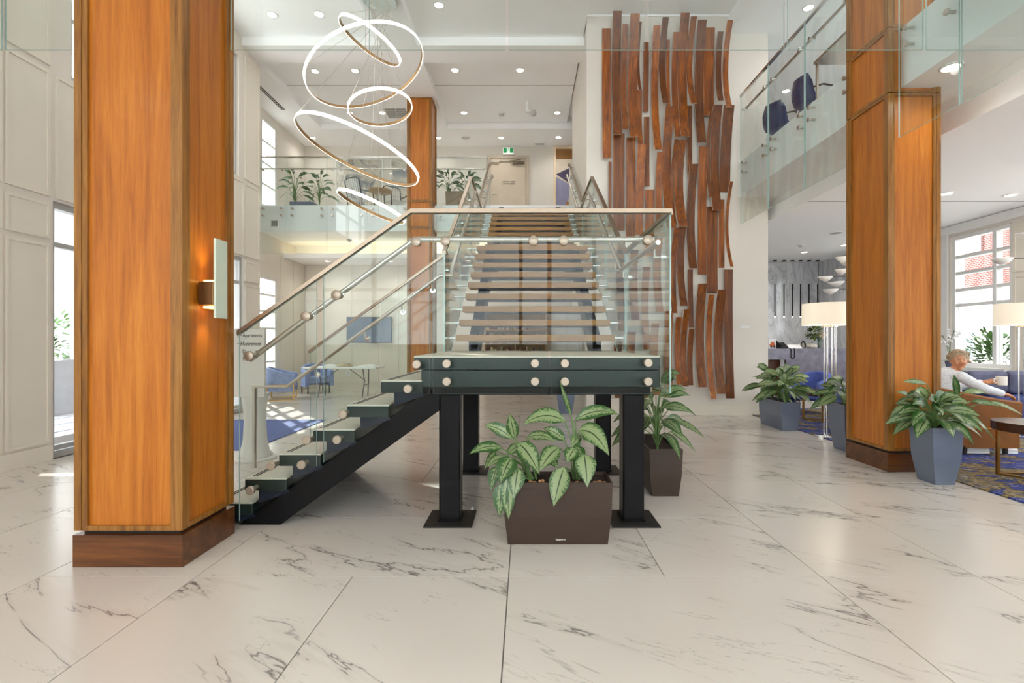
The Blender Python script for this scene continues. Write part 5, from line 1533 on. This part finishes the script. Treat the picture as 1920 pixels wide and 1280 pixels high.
for k in range(5):
    x, y = 10.7, 8.6 + 1.32 * k
    t = thing('hedge_shrub', 'leafy green hedge shrub growing outside the lounge window', 'shrub', (x, y, -0.05), group='hedge outside the lounge window')
    f = obj('foliage', leafy(MB(), (x, y, 0.8), 0.62, 0.6, 0.85, 1000, 0.17, 40 + k), M_HEDGE, t); f['kind'] = 'stuff'
    obj('stem', MB().tube([(x, y, -0.05), (x, y, 0.6)], 0.03, 7), M_DARK, t)
# ------------------------------------------------------------------ planters and leafy plants
def leaf_material(name, pale, dark, vein):
    m, nt, b = new_mat(name)
    uv = N(nt, 'ShaderNodeUVMap'); sp = N(nt, 'ShaderNodeSeparateXYZ')
    nt.links.new(uv.outputs[0], sp.inputs[0])
    d = math_node(nt, 'MULTIPLY', math_node(nt, 'ABSOLUTE', math_node(nt, 'SUBTRACT', sp.outputs[0], 0.5)), 2.0)
    ph = math_node(nt, 'ADD', math_node(nt, 'MULTIPLY', sp.outputs[1], 70.0), math_node(nt, 'MULTIPLY', d, -9.0))
    w = math_node(nt, 'MULTIPLY', math_node(nt, 'SINE', ph), 0.05)
    ns = math_node(nt, 'MULTIPLY', math_node(nt, 'SUBTRACT', noise(nt, 60, 4, 0.65), 0.5), 1.7)
    e = math_node(nt, 'ADD', math_node(nt, 'ADD', d, w), ns)
    oi = N(nt, 'ShaderNodeObjectInfo')
    e = math_node(nt, 'ADD', e, math_node(nt, 'MULTIPLY', math_node(nt, 'SUBTRACT', oi.outputs['Random'], 0.4), 0.5))
    col = ramp(nt, e, [(0.42, lin(*pale)), (0.72, lin(*dark)), (1.0, lin(*dark))])
    mid = math_node(nt, 'LESS_THAN', d, 0.07)
    col = mix_col(nt, mid, col, lin(*vein))
    nt.links.new(col, b.inputs['Base Color'])
    b.inputs['Roughness'].default_value = 0.32
    return m
M_LEAF = leaf_material('evergreen_leaf', (128, 146, 100), (40, 80, 26), (40, 62, 26))
M_LEAFG = leaf_material('glossy_leaf', (86, 122, 70), (34, 74, 36), (90, 120, 70))
M_PET = mat('petiole', (96, 128, 70), 0.5)
M_SOIL = mat('dark_mulch', (50, 36, 28), 0.95, 0, 0.4, 60, bump=0.8, bscale=90)
UPV = Vector((0, 0, 1))
def leaf(parent, root, base, tip, width, arch=0.06, out=None, m=None, fold=0.22, twist=0.0):
    root, base, tip = Vector(root), Vector(base), Vector(tip)
    ctl = (base + tip) / 2 + UPV * arch
    n = 9
    mb = MB(); mb.uv = []
    h = tip - base
    if out is None:
        out = Vector((h.x, h.y, 0))
        out = out.normalized() if out.length > 1e-3 else Vector((0, -1, 0))
    prof = (0.06, 0.5, 0.82, 0.97, 1.0, 0.93, 0.78, 0.56, 0.28, 0.01)
    for i in range(n + 1):
        t = i / n
        c = base * (1 - t) ** 2 + ctl * 2 * t * (1 - t) + tip * t * t
        tg = ((ctl - base) * (1 - t) + (tip - ctl) * t).normalized()
        nm = (UPV * 0.5 + out * 0.4 + Vector((0, -0.65, 0)))
        nm = nm - tg * nm.dot(tg)
        nm = nm.normalized() if nm.length > 1e-3 else Vector((0, -1, 0))
        sd = tg.cross(nm)
        if twist: sd = (Matrix.Rotation(twist, 3, tg) @ sd)
        nm = sd.cross(tg)
        w = width / 2 * prof[i]
        for u in (-1, -0.5, 0, 0.5, 1):
            mb.v.append(tuple(c + sd * u * w + nm * fold * w * abs(u) - nm * 0.12 * w * u * u))
            mb.uv.append((0.5 + u / 2, t))
    for i in range(n):
        for k in range(4):
            mb.f.append((i * 5 + k, i * 5 + k + 1, (i + 1) * 5 + k + 1, (i + 1) * 5 + k)); mb.m.append(0)
    o0 = len(mb.v)
    cc = (root + base) / 2 + UPV * 0.02 + Vector((root.x - base.x, root.y - base.y, 0)) * 0.2
    mb.tube([root, cc, base, base.lerp(ctl, 0.25)], [0.0055, 0.005, 0.004, 0.002], 5, 1)
    mb.uv += [(0.5, 0)] * (len(mb.v) - o0)
    return obj('leaf', mb, [m or M_LEAF, M_PET], parent, smooth=True)

def planter(label, cx, cy, w, d, h, m, taper=0.05, loc_z=0.0, logo=False, group=None):
    t = thing('planter', label, 'planter', (cx, cy, loc_z), group=group)
    W, D, z0, z1 = w / 2, d / 2, loc_z + 0.001, loc_z + h
    e = 0.014
    def ring(a, b, z): return [(cx - a, cy - b, z), (cx + a, cy - b, z), (cx + a, cy + b, z), (cx - a, cy + b, z)]
    levels = [ring(W - taper, D - taper * 0.7, z0), ring(W - taper * 0.25, D - taper * 0.2, z0 + (z1 - z0) * 0.45), ring(W, D, z1 - 0.035), ring(W + 0.001, D + 0.001, z1 - 0.034), ring(W + 0.001, D + 0.001, z1), ring(W - e, D - e, z1), ring(W - e, D - e, z1 - 0.06)]
    mb = MB()
    for L in levels: mb.v += L
    for i in range(len(levels) - 1):
        for j in range(4):
            j2 = (j + 1) % 4
            mb.f.append((i * 4 + j, i * 4 + j2, (i + 1) * 4 + j2, (i + 1) * 4 + j)); mb.m.append(0)
    mb.f.append((3, 2, 1, 0)); mb.m.append(0)
    obj('pot', mb, m, t, bevel=0.01)
    obj('soil', MB().box(cx - W + e, cx + W - e, cy - D + e, cy + D - e, z1 - 0.09, z1 - 0.022), M_SOIL, t)
    if logo:
        y = cy - D + taper * 0.62
        pts = [(cx - 0.015 + 0.004 * i, y - 0.004, z0 + 0.035 + 0.006 * math.sin(i * 1.9) * (1 if i < 9 else 0.5)) for i in range(18)]
        obj('script_logo', MB().tube(pts, 0.0018, 5), M_PLASTW, t)
    return t
M_MOCHA = mat('mocha_pot', (60, 45, 36), 0.38, 0.15, 0.05)
M_CHARC = mat('charcoal_pot', (112, 122, 142), 0.28, 0.35, 0.05)
planter('wide mocha brown planter under the front of the landing', 0.226, 3.515, 0.75, 0.30, 0.43, M_MOCHA, 0.03, logo=True)
planter('mocha brown planter standing end-on beside the landing post', 1.27, 4.79, 0.30, 0.75, 0.43, M_MOCHA, 0.03)
planter('long charcoal planter in front of the feature wall', 4.16, 8.05, 0.30, 0.75, 0.45, M_CHARC, 0.03)
planter('tall charcoal planter tucked behind the cherry column', 4.16, 6.33, 0.30, 0.34, 0.60, M_CHARC, 0.055)
planter('tall tapered charcoal planter in front of the cherry column', 4.1, 4.9, 0.30, 0.30, 0.56, M_CHARC, 0.055)
planter('tall charcoal planter under the far end of the stair', 0.79, 9.65, 0.36, 0.36, 0.62, M_CHARC, 0.06)
planter('low grey planter on the far balcony near the window', -5.75, 12.75, 0.6, 0.3, 0.22, M_CHARC, 0.02, Z1 + 0.001)
planter('tan planter box on the far balcony beside the column', -1.75, 12.8, 0.6, 0.35, 0.5, mat('tan_pot', (150, 132, 108), 0.6), 0.02, Z1 + 0.001)

# the front plant, leaf by leaf (positions measured in the picture, at the distance of its planter)
def fp(x, y, Y): return P(780 + x / 3.122, 640 + y / 3.122, Y)
pl = thing('evergreen_plant', 'variegated evergreen plant with two leafy clumps in the wide brown planter', 'plant', (0.226, 3.515, 0.39))
rL, rR = Vector((0.06, 3.54, 0.385)), Vector((0.375, 3.54, 0.385))
LV = [(0, (500, 625), (310, 660), 56, 3.52, 3.42, 0.06), (0, (565, 570), (398, 492), 58, 3.54, 3.5, 0.05), (0, (580, 570), (548, 420), 56, 3.54, 3.5, 0.0),
      (0, (595, 595), (722, 778), 92, 3.5, 3.4, 0.07), (1, (872, 468), (624, 490), 78, 3.54, 3.42, 0.11), (1, (932, 460), (1190, 430), 66, 3.54, 3.46, 0.09),
      (1, (955, 525), (1130, 668), 105, 3.5, 3.4, 0.12), (1, (910, 440), (842, 232), 24, 3.54, 3.5, 0.0), (1, (838, 622), (722, 758), 82, 3.5, 3.38, 0.05),
      (1, (872, 582), (742, 510), 52, 3.55, 3.5, 0.04), (0, (652, 562), (820, 588), 48, 3.55, 3.46, 0.06), (1, (932, 626), (882, 708), 66, 3.46, 3.38, 0.02),
      (1, (935, 616), (978, 702), 56, 3.5, 3.42, 0.02), (1, (985, 662), (1003, 852), 92, 3.42, 3.31, 0.06), (1, (868, 735), (805, 965), 90, 3.37, 3.3, 0.04),
      (0, (535, 800), (542, 1040), 66, 3.355, 3.3, 0.03), (0, (505, 825), (486, 1025), 70, 3.355, 3.31, 0.03), (0, (600, 740), (572, 920), 76, 3.38, 3.31, 0.04),
      (0, (565, 680), (492, 832), 92, 3.42, 3.31, 0.05), (0, (475, 728), (438, 872), 56, 3.48, 3.4, 0.03), (0, (515, 680), (415, 735), 44, 3.52, 3.46, 0.03),
      (0, (765, 680), (832, 745), 46, 3.5, 3.44, 0.03), (0, (470, 640), (400, 750), 34, 3.54, 3.5, 0.03), (0, (600, 610), (530, 670), 50, 3.56, 3.54, 0.02), (1, (960, 545), (910, 620), 46, 3.56, 3.5, 0.02)]
for cl, b, t_, w, yb_, yt, arch in LV:
    r = (rL, rR)[cl]
    leaf(pl, r + Vector((random.uniform(-0.03, 0.03), random.uniform(-0.02, 0.02), 0)), fp(*b, yb_), fp(*t_, yt), w / 3.122 * 3.45 / F * 1.35, arch)
for r, top in ((rL, fp(580, 640, 3.53)), (rR, fp(915, 470, 3.54))):
    obj('stem', MB().tube([r, r.lerp(top, 0.5) + Vector((0.01, 0, 0)), top], [0.011, 0.009, 0.006], 8), M_PET, pl, smooth=True)
M_PEB = mat('tan_pebble', (176, 128, 84), 0.5, 0, 0.3, 8)
random.seed(8)
for i in range(16):
    x, y = random.uniform(0.0, 0.55), random.uniform(3.4, 3.47)
    tag(obj('pebble', MB().ball((x, y, 0.417), random.uniform(0.012, 0.022), 0.012, 0.011, 9, 6), M_PEB, smooth=True), 'smooth tan pebble on the mulch of the wide brown planter', 'pebble', 'pebbles in the front planter')

def rosette(name, label, c, n, R, Hh, lw, seed, m=None, stems=1, spread=(0.05, 0.05), L=(0.22, 0.34), bias=None):
    """a clump of arching leaves: R reach, Hh height of the crown above c"""
    r = random.Random(seed)
    pl = thing(name, label, 'plant', c)
    c = Vector(c)
    roots = []
    for k in range(stems):
        f = 0 if stems == 1 else (k / (stems - 1) - 0.5) * 2
        q = c + Vector((spread[0] * f, spread[1] * f, 0))
        tp = q + Vector((r.uniform(-0.05, 0.05), r.uniform(-0.05, 0.05), Hh * 0.55))
        obj('stem', MB().tube([q, q.lerp(tp, 0.5) + Vector((0.01, 0.01, 0)), tp], [0.011, 0.009, 0.006], 7), M_PET, pl, smooth=True)
        roots.append((q, tp))
    for i in range(n):
        q, tp = roots[i % stems]
        a = 2.399 * i + r.uniform(-0.35, 0.35)
        lev = (i + 0.5) / n
        el = 0.1 + 1.1 * lev ** 1.4
        rr = R * r.uniform(0.45, 0.62) * (1.05 - 0.6 * lev)
        b = q.lerp(tp, 0.35 + 0.5 * lev) + Vector((math.cos(a) * rr * 0.75, math.sin(a) * rr * 0.75, Hh * (0.1 + 0.42 * lev)))
        ll = r.uniform(*L)
        dz = math.sin(el) * ll * 0.6 - 0.16 * (1 - lev)
        tip = b + Vector((math.cos(a) * ll * math.cos(el * 0.75), math.sin(a) * ll * math.cos(el * 0.75), dz - 0.05))
        leaf(pl, q.lerp(tp, 0.3 * lev + 0.1), b, tip, lw * r.uniform(0.8, 1.15), 0.05 + 0.05 * r.random(), m=m, twist=r.uniform(-0.35, 0.35))
    return pl
rosette('evergreen_plant', 'tall variegated evergreen with ringed stems in the end-on brown planter', (1.27, 4.72, 0.385), 32, 0.37, 0.6, 0.105, 3, stems=2, spread=(0.05, 0.2), L=(0.24, 0.33))
rosette('evergreen_plant', 'dense variegated evergreen filling the long charcoal planter', (4.16, 8.05, 0.405), 60, 0.42, 0.5, 0.12, 7, stems=3, spread=(0.02, 0.26), L=(0.24, 0.36))
rosette('evergreen_plant', 'variegated evergreen in the planter behind the column', (4.14, 6.36, 0.555), 22, 0.3, 0.32, 0.12, 12, L=(0.22, 0.3))
rosette('evergreen_plant', 'bushy variegated evergreen in the tall planter before the column', (4.1, 4.9, 0.515), 34, 0.34, 0.3, 0.125, 21, L=(0.2, 0.29))
rosette('evergreen_plant', 'small evergreen in the planter under the far stair end', (0.79, 9.65, 0.575), 18, 0.25, 0.45, 0.08, 31, L=(0.2, 0.26))
rosette('dracaena_plant', 'leafy green plant on the far balcony near the window', (-5.65, 12.75, Z1 + 0.18), 40, 0.46, 0.8, 0.1, 41, M_LEAFG, stems=2, spread=(0.3, 0.03), L=(0.24, 0.36))
rosette('dracaena_plant', 'dense leafy plant in the tan box beside the far column', (-1.75, 12.75, Z1 + 0.46), 40, 0.5, 0.5, 0.11, 47, M_LEAFG, stems=2, spread=(0.24, 0.05), L=(0.22, 0.34))
# long stray leaves of the plant before the column
for b, t_, w in (((1812, 768), (1868, 828), 0.06), ((1820, 752), (1876, 762), 0.06), ((1856, 752), (1918, 778), 0.05), ((1796, 745), (1788, 702), 0.06), ((1806, 735), (1852, 737), 0.06), ((1738, 720), (1692, 716), 0.055), ((1712, 745), (1680, 735), 0.045)):
    Yb = 4.95
    leaf([o for o in C.objects if o.get('label', '').startswith('bushy variegated')][0], (4.12, 4.9, 0.56), P(*b, Yb), P(*t_, Yb - 0.05), w * 1.15, 0.03)

# ------------------------------------------------------------------ the leather armchair and the seated person
M_LEATH = mat('cognac_leather', (126, 74, 12), 0.5, 0, 0.15, 5, bump=0.2, bscale=120)
t = thing('armchair', 'cognac leather tub armchair in which the person sits', 'armchair', (5.6, 6.36, 0))
sh = barrel_shell(0.82, 0.84, 0.36, 0.67, 0.82, 0.1, 0.015)
obj('upper_shell', sh, M_LEATH, t, smooth=True, local=True, fix=True)
obj('lower_shell', barrel_shell(0.8, 0.82, 0.1, 0.345, 0.345, 0.04), M_LEATH, t, smooth=True, local=True, fix=True)
obj('piping_band', barrel_shell(0.815, 0.835, 0.335, 0.37, 0.37, 0.05), mat('tan_band', (176, 116, 50), 0.4), t, smooth=True, local=True, fix=True)
obj('seat_cushion', MB().box(-0.3, 0.38, -0.3, 0.3, 0.36, 0.455), M_LEATH, t, local=True, bevel=0.03)
for sx, sy in ((0.33, 0.3), (0.33, -0.3), (-0.2, 0.33), (-0.2, -0.33)):
    obj('leg', MB().box(sx - 0.018, sx + 0.018, sy - 0.018, sy + 0.018, 0.013, 0.12), M_DARK, t, local=True)

def capsule(mb, pts, n=12):
    """chain of tapered segments with rounded ends: pts = [(position, radius), ...]"""
    P_ = [Vector(p) for p, r in pts]; R_ = [r for p, r in pts]
    mb.tube(P_, R_, n)
    for p, r in zip(P_, R_):
        mb.ball(p, r * 0.995, None, None, n, 8)
    return mb
def fuse(name, mb, m, parent, voxel, smooth_it=4):
    """grow the overlapping shapes together into one continuous skin"""
    o = obj(name, mb, m, parent, fix=False)
    md = o.modifiers.new('fuse', 'REMESH'); md.mode = 'VOXEL'; md.voxel_size = voxel
    m2 = o.modifiers.new('soften', 'SMOOTH'); m2.factor = 0.5; m2.iterations = smooth_it
    dg = bpy.context.evaluated_depsgraph_get()
    me = bpy.data.meshes.new_from_object(o.evaluated_get(dg))
    me.materials.clear(); me.materials.append(m)
    o.modifiers.clear()
    old = o.data; o.data = me; bpy.data.meshes.remove(old)
    me.polygons.foreach_set('use_smooth', [True] * len(me.polygons))
    return o
M_SKIN = mat('skin', (198, 136, 98), 0.5, 0, 0.05, 20)
M_HAIR = mat('grey_blond_hair', (158, 136, 108), 0.6, 0, 0.4, 40, bump=0.6, bscale=120)
def blouse_mat():
    m, nt, b = new_mat('dotted_blouse')
    v = N(nt, 'ShaderNodeTexVoronoi'); v.inputs['Scale'].default_value = 110
    tc = N(nt, 'ShaderNodeTexCoord'); nt.links.new(tc.outputs['Object'], v.inputs['Vector'])
    f = math_node(nt, 'LESS_THAN', v.outputs['Distance'], 0.3)
    nt.links.new(mix_col(nt, f, lin(222, 226, 230), lin(150, 156, 168)), b.inputs['Base Color'])
    b.inputs['Roughness'].default_value = 0.8
    return m
M_BLOUSE = blouse_mat()
M_TROUS = mat('dark_trousers', (52, 54, 66), 0.8)
M_SHOE = mat('white_shoe', (226, 224, 222), 0.5)
pe = thing('person', 'seated person in a dotted white blouse holding a mug', 'person', (5.55, 6.36, 0.455))
HC = Vector((5.585, 6.32, 1.15))               # head centre
HR = Matrix.Rotation(math.radians(-26), 3, 'Z') @ Matrix.Rotation(math.radians(-4), 3, 'X')   # faces the viewer's side, turned a little
def hp(x, y, z): return HC + HR @ Vector((x, y, z))          # x across, -y forward, z up
sh_r, el_r, wr_r = Vector((5.50, 6.18, 0.955)), Vector((5.655, 6.03, 0.815)), Vector((5.85, 6.02, 0.762))
sh_l, el_l, wr_l = Vector((5.49, 6.54, 0.955)), Vector((5.72, 6.66, 0.76)), Vector((5.945, 6.36, 0.872))
hip_r, hip_l = Vector((5.52, 6.27, 0.53)), Vector((5.52, 6.45, 0.53))
kn_r, kn_l = Vector((5.98, 6.24, 0.53)), Vector((5.98, 6.47, 0.54))
an_r, an_l = Vector((5.58, 6.13, 0.12)), Vector((5.92, 6.12, 0.115))
def head_shape():
    mb = MB()
    nu, nv = 28, 20
    for i in range(nv + 1):
        t = math.pi * i / nv
        for j in range(nu):
            a = 2 * math.pi * j / nu
            x, y, z = math.sin(t) * math.cos(a), math.sin(t) * math.sin(a), -math.cos(t)
            wx = 0.08 * (1 - 0.2 * max(0, -z) ** 1.5); wy = 0.094 * (1 - 0.22 * max(0, -z))
            X, Yy, Z = x * wx, y * wy, z * 0.124
            if y > 0 and z < -0.2: Yy *= 0.75
            if y < 0: Yy *= 0.98
            mb.v.append(tuple(hp(X, Yy, Z)))
    for i in range(nv):
        for j in range(nu):
            j2 = (j + 1) % nu
            mb.f.append((i * nu + j, i * nu + j2, (i + 1) * nu + j2, (i + 1) * nu + j)); mb.m.append(0)
    return mb
bd = MB()
hs = head_shape(); bd.add(hs.v, hs.f)
# nose, brow, cheeks, chin, ears, lips
capsule(bd, [(hp(0, -0.09, 0.022), 0.008), (hp(0, -0.104, -0.004), 0.010), (hp(0, -0.111, -0.022), 0.0135)], 10)
for s_ in (-1, 1):
    bd.ball(hp(s_ * 0.011, -0.1, -0.026), 0.0085)
    bd.ball(hp(s_ * 0.034, -0.074, -0.03), 0.024, 0.02, 0.022)
    capsule(bd, [(hp(s_ * 0.012, -0.09, 0.034), 0.008), (hp(s_ * 0.045, -0.076, 0.034), 0.007)], 8)
    bd.ball(hp(s_ * 0.076, 0.005, -0.01), 0.01, 0.018, 0.03)
bd.ball(hp(0, -0.075, -0.098), 0.024, 0.02, 0.018)
capsule(bd, [(hp(-0.018, -0.092, -0.06), 0.007), (hp(0, -0.099, -0.058), 0.009), (hp(0.018, -0.092, -0.06), 0.007)], 8)
neck0 = Vector((5.53, 6.36, 1.0))
capsule(bd, [(hp(0, 0.02, -0.06), 0.05), (neck0, 0.056)], 14)
capsule(bd, [(Vector((5.49, 6.36, 0.94)), 0.1), (Vector((5.49, 6.36, 0.75)), 0.115), (Vector((5.52, 6.36, 0.55)), 0.125)], 16)
capsule(bd, [(sh_r, 0.05), (Vector((5.49, 6.36, 0.97)), 0.07), (sh_l, 0.05)], 14)
for a_, b_, c_ in ((sh_r, el_r, wr_r), (sh_l, el_l, wr_l)):
    capsule(bd, [(a_, 0.046), (b_, 0.036), (c_, 0.026)], 12)
for a_, b_, c_ in ((hip_r, kn_r, an_r), (hip_l, kn_l, an_l)):
    capsule(bd, [(a_, 0.085), (b_, 0.056), (c_, 0.034)], 12)
def hand(mb, wrist, fwd, up, side, curl, thumb_dir):
    """palm, four fingers and a thumb; curl bends the fingers about the side axis"""
    fwd, up = fwd.normalized(), up.normalized()
    sd = fwd.cross(up).normalized() * side
    palm = wrist + fwd * 0.05
    for k in (-1, 0, 1):
        capsule(mb, [(wrist + sd * 0.012 * k, 0.018), (wrist + fwd * 0.088 + sd * 0.024 * k, 0.0155)], 10)
    for k, ln in enumerate((0.066, 0.076, 0.072, 0.056)):
        p = wrist + fwd * 0.088 + sd * (-0.033 + 0.022 * k)
        d = fwd.copy(); pts = [(p, 0.0098)]
        for seg, fr in enumerate((0.45, 0.32, 0.23)):
            ang = curl * (0.55 + 0.25 * seg)
            d = (Matrix.Rotation(-ang * side, 3, sd) @ d)
            p = p + d * ln * fr
            pts.append((p, 0.0094 - 0.0009 * seg))
        capsule(mb, pts, 8)
    tb = wrist + fwd * 0.03 + sd * -0.03
    tm = tb + (fwd * 0.6 + sd * -0.6 + thumb_dir).normalized() * 0.036
    te = tm + (fwd * 0.9 + thumb_dir * 1.3).normalized() * 0.03
    capsule(mb, [(tb, 0.013), (tm, 0.0115), (te, 0.0095)], 8)
# right hand lies over the end of the arm, left hand closes on the mug
hand(bd, wr_r + Vector((0.015, 0, 0)), Vector((0.95, -0.12, -0.3)), Vector((0.25, -0.3, 0.9)), 1, 0.5, Vector((0.1, 0.2, -0.6)))
MUG = Vector((6.085, 6.27, 0.895))
hand(bd, wr_l, (MUG + Vector((-0.05, 0.0, 0)) - wr_l), Vector((-0.35, -0.65, 0.6)), -1, 0.55, Vector((0.1, -0.3, 0.6)))
fuse('body', bd, M_SKIN, pe, 0.0055, 3)
# clothing
bl = MB()
capsule(bl, [(Vector((5.47, 6.36, 0.955)), 0.115), (Vector((5.475, 6.36, 0.76)), 0.142), (Vector((5.5, 6.36, 0.6)), 0.155), (Vector((5.52, 6.36, 0.53)), 0.15)], 18)
capsule(bl, [(sh_r + Vector((0, 0.015, -0.005)), 0.068), (Vector((5.485, 6.36, 0.965)), 0.086), (sh_l + Vector((0, -0.015, -0.005)), 0.068)], 16)
for a_, b_, c_, e_ in ((sh_r, el_r, wr_r, 0.92), (sh_l, el_l, wr_l, 0.9)):
    capsule(bl, [(a_, 0.068), (a_.lerp(b_, 0.5) - UPV * 0.008, 0.062), (b_, 0.056), (b_.lerp(c_, 0.5), 0.05), (b_.lerp(c_, e_), 0.046)], 14)
fuse('blouse', bl, M_BLOUSE, pe, 0.008, 4)
cl = MB()
for a_ in range(14):
    pass
obj('collar', MB().tube([neck0 + Vector((0.074 * math.cos(x), 0.08 * math.sin(x), 0.006 + 0.018 * math.cos(x - 2.6))) for x in [2 * math.pi * k / 20 for k in range(20)]], 0.017, 8, closed=True), M_BLOUSE, pe, smooth=True)
tr = MB()
for a_, b_, c_ in ((hip_r, kn_r, an_r), (hip_l, kn_l, an_l)):
    capsule(tr, [(a_, 0.105), (b_, 0.075), (b_.lerp(c_, 0.88), 0.055)], 14)
capsule(tr, [(hip_r, 0.11), (hip_l, 0.11)], 14)
fuse('trousers', tr, M_TROUS, pe, 0.012, 3)
for an in (an_r, an_l):
    f = MB()
    capsule(f, [(Vector((an.x - 0.05, an.y, 0.058)), 0.036), (Vector((an.x + 0.08, an.y - 0.01, 0.056)), 0.037), (Vector((an.x + 0.17, an.y - 0.02, 0.05)), 0.03)], 12)
    capsule(f, [(Vector((an.x - 0.03, an.y, 0.085)), 0.042), (Vector((an.x + 0.03, an.y, 0.075)), 0.036)], 12)
    s_ = fuse('shoe', f, M_SHOE, pe, 0.008, 3)
    obj('sole', MB().prism([(an.x - 0.088, an.y - 0.036), (an.x + 0.1, an.y - 0.05), (an.x + 0.19, an.y - 0.04), (an.x + 0.2, an.y), (an.x + 0.1, an.y + 0.032), (an.x - 0.088, an.y + 0.034)], 'z', 0.0125, 0.034), M_PLASTW, s_, fix=True)
hr = MB()
rnd = random.Random(5)
hr.ball(hp(0, 0.025, 0.048), 0.098, 0.108, 0.1, 20, 14)
for i in range(95):
    a = rnd.uniform(0, 6.28); el = rnd.uniform(-0.35, 1.45)
    x, y, z = math.cos(a) * math.cos(el), math.sin(a) * math.cos(el), math.sin(el)
    if y < -0.25 and el < 0.62: continue
    p = (x * 0.098, 0.026 + y * 0.106, 0.036 + z * 0.1)
    q = (p[0] + rnd.uniform(-0.025, 0.025) + 0.02, p[1] + rnd.uniform(-0.02, 0.02), p[2] - 0.02)
    capsule(hr, [(hp(*p), 0.022), (hp(*q), 0.015)], 8)
fuse('hair', hr, M_HAIR, pe, 0.007, 2)
M_EYEW = mat('eye_white', (226, 216, 208), 0.3)
M_IRIS = mat('dark_iris', (52, 40, 34), 0.2)
for s_ in (-1, 1):
    e = obj('eye', MB().ball(hp(s_ * 0.031, -0.079, 0.013), 0.0115, 0.0115, 0.0066), M_EYEW, pe, smooth=True)
    obj('iris', MB().ball(hp(s_ * 0.031 + 0.002, -0.0875, 0.013), 0.005, 0.004, 0.005), M_IRIS, e, smooth=True)
    obj('eyebrow', MB().tube([hp(s_ * 0.014, -0.0935, 0.036), hp(s_ * 0.032, -0.09, 0.041), hp(s_ * 0.05, -0.078, 0.036)], [0.003, 0.0035, 0.002], 6), M_HAIR, pe, smooth=True)
obj('lips', MB().tube([hp(-0.022, -0.094, -0.062), hp(-0.008, -0.105, -0.057), hp(0.008, -0.105, -0.057), hp(0.022, -0.094, -0.062)], [0.003, 0.005, 0.005, 0.003], 8), mat('lips', (176, 96, 84), 0.4), pe, smooth=True)
gm = MB()
for s_ in (-1, 1):
    gm.tube([hp(s_ * 0.032 + 0.026 * math.cos(k * math.pi / 8), -0.099 + 0.006 * abs(math.cos(k * math.pi / 8)), 0.012 + 0.02 * math.sin(k * math.pi / 8)) for k in range(16)], 0.0016, 5, closed=True)
    gm.tube([hp(s_ * 0.058, -0.093, 0.018), hp(s_ * 0.078, -0.05, 0.02), hp(s_ * 0.08, 0.01, 0.018)], 0.0018, 5)
gm.tube([hp(-0.007, -0.1, 0.018), hp(0.007, -0.1, 0.018)], 0.0016, 5)
obj('eyeglasses', gm, mat('pale_wire', (226, 208, 180), 0.3, 0.5), pe, smooth=True)
mg = thing('mug', 'large white coffee mug held by the seated person', 'mug', MUG - Vector((0, 0, 0.058)))
obj('cup', MB().lathe([(0, -0.058), (0.048, -0.058), (0.058, -0.05), (0.06, 0.06), (0.055, 0.06), (0.052, -0.045), (0, -0.05)], 28, MUG, cap=False), mat('mug_white', (238, 232, 222), 0.3), mg, smooth=True, fix=True)
obj('handle', MB().tube([MUG + Vector((-0.056, 0.0, 0.035)), MUG + Vector((-0.09, 0.0, 0.028)), MUG + Vector((-0.095, 0, -0.012)), MUG + Vector((-0.056, 0, -0.03))], 0.008, 8), MATS['mug_white'], mg, smooth=True)
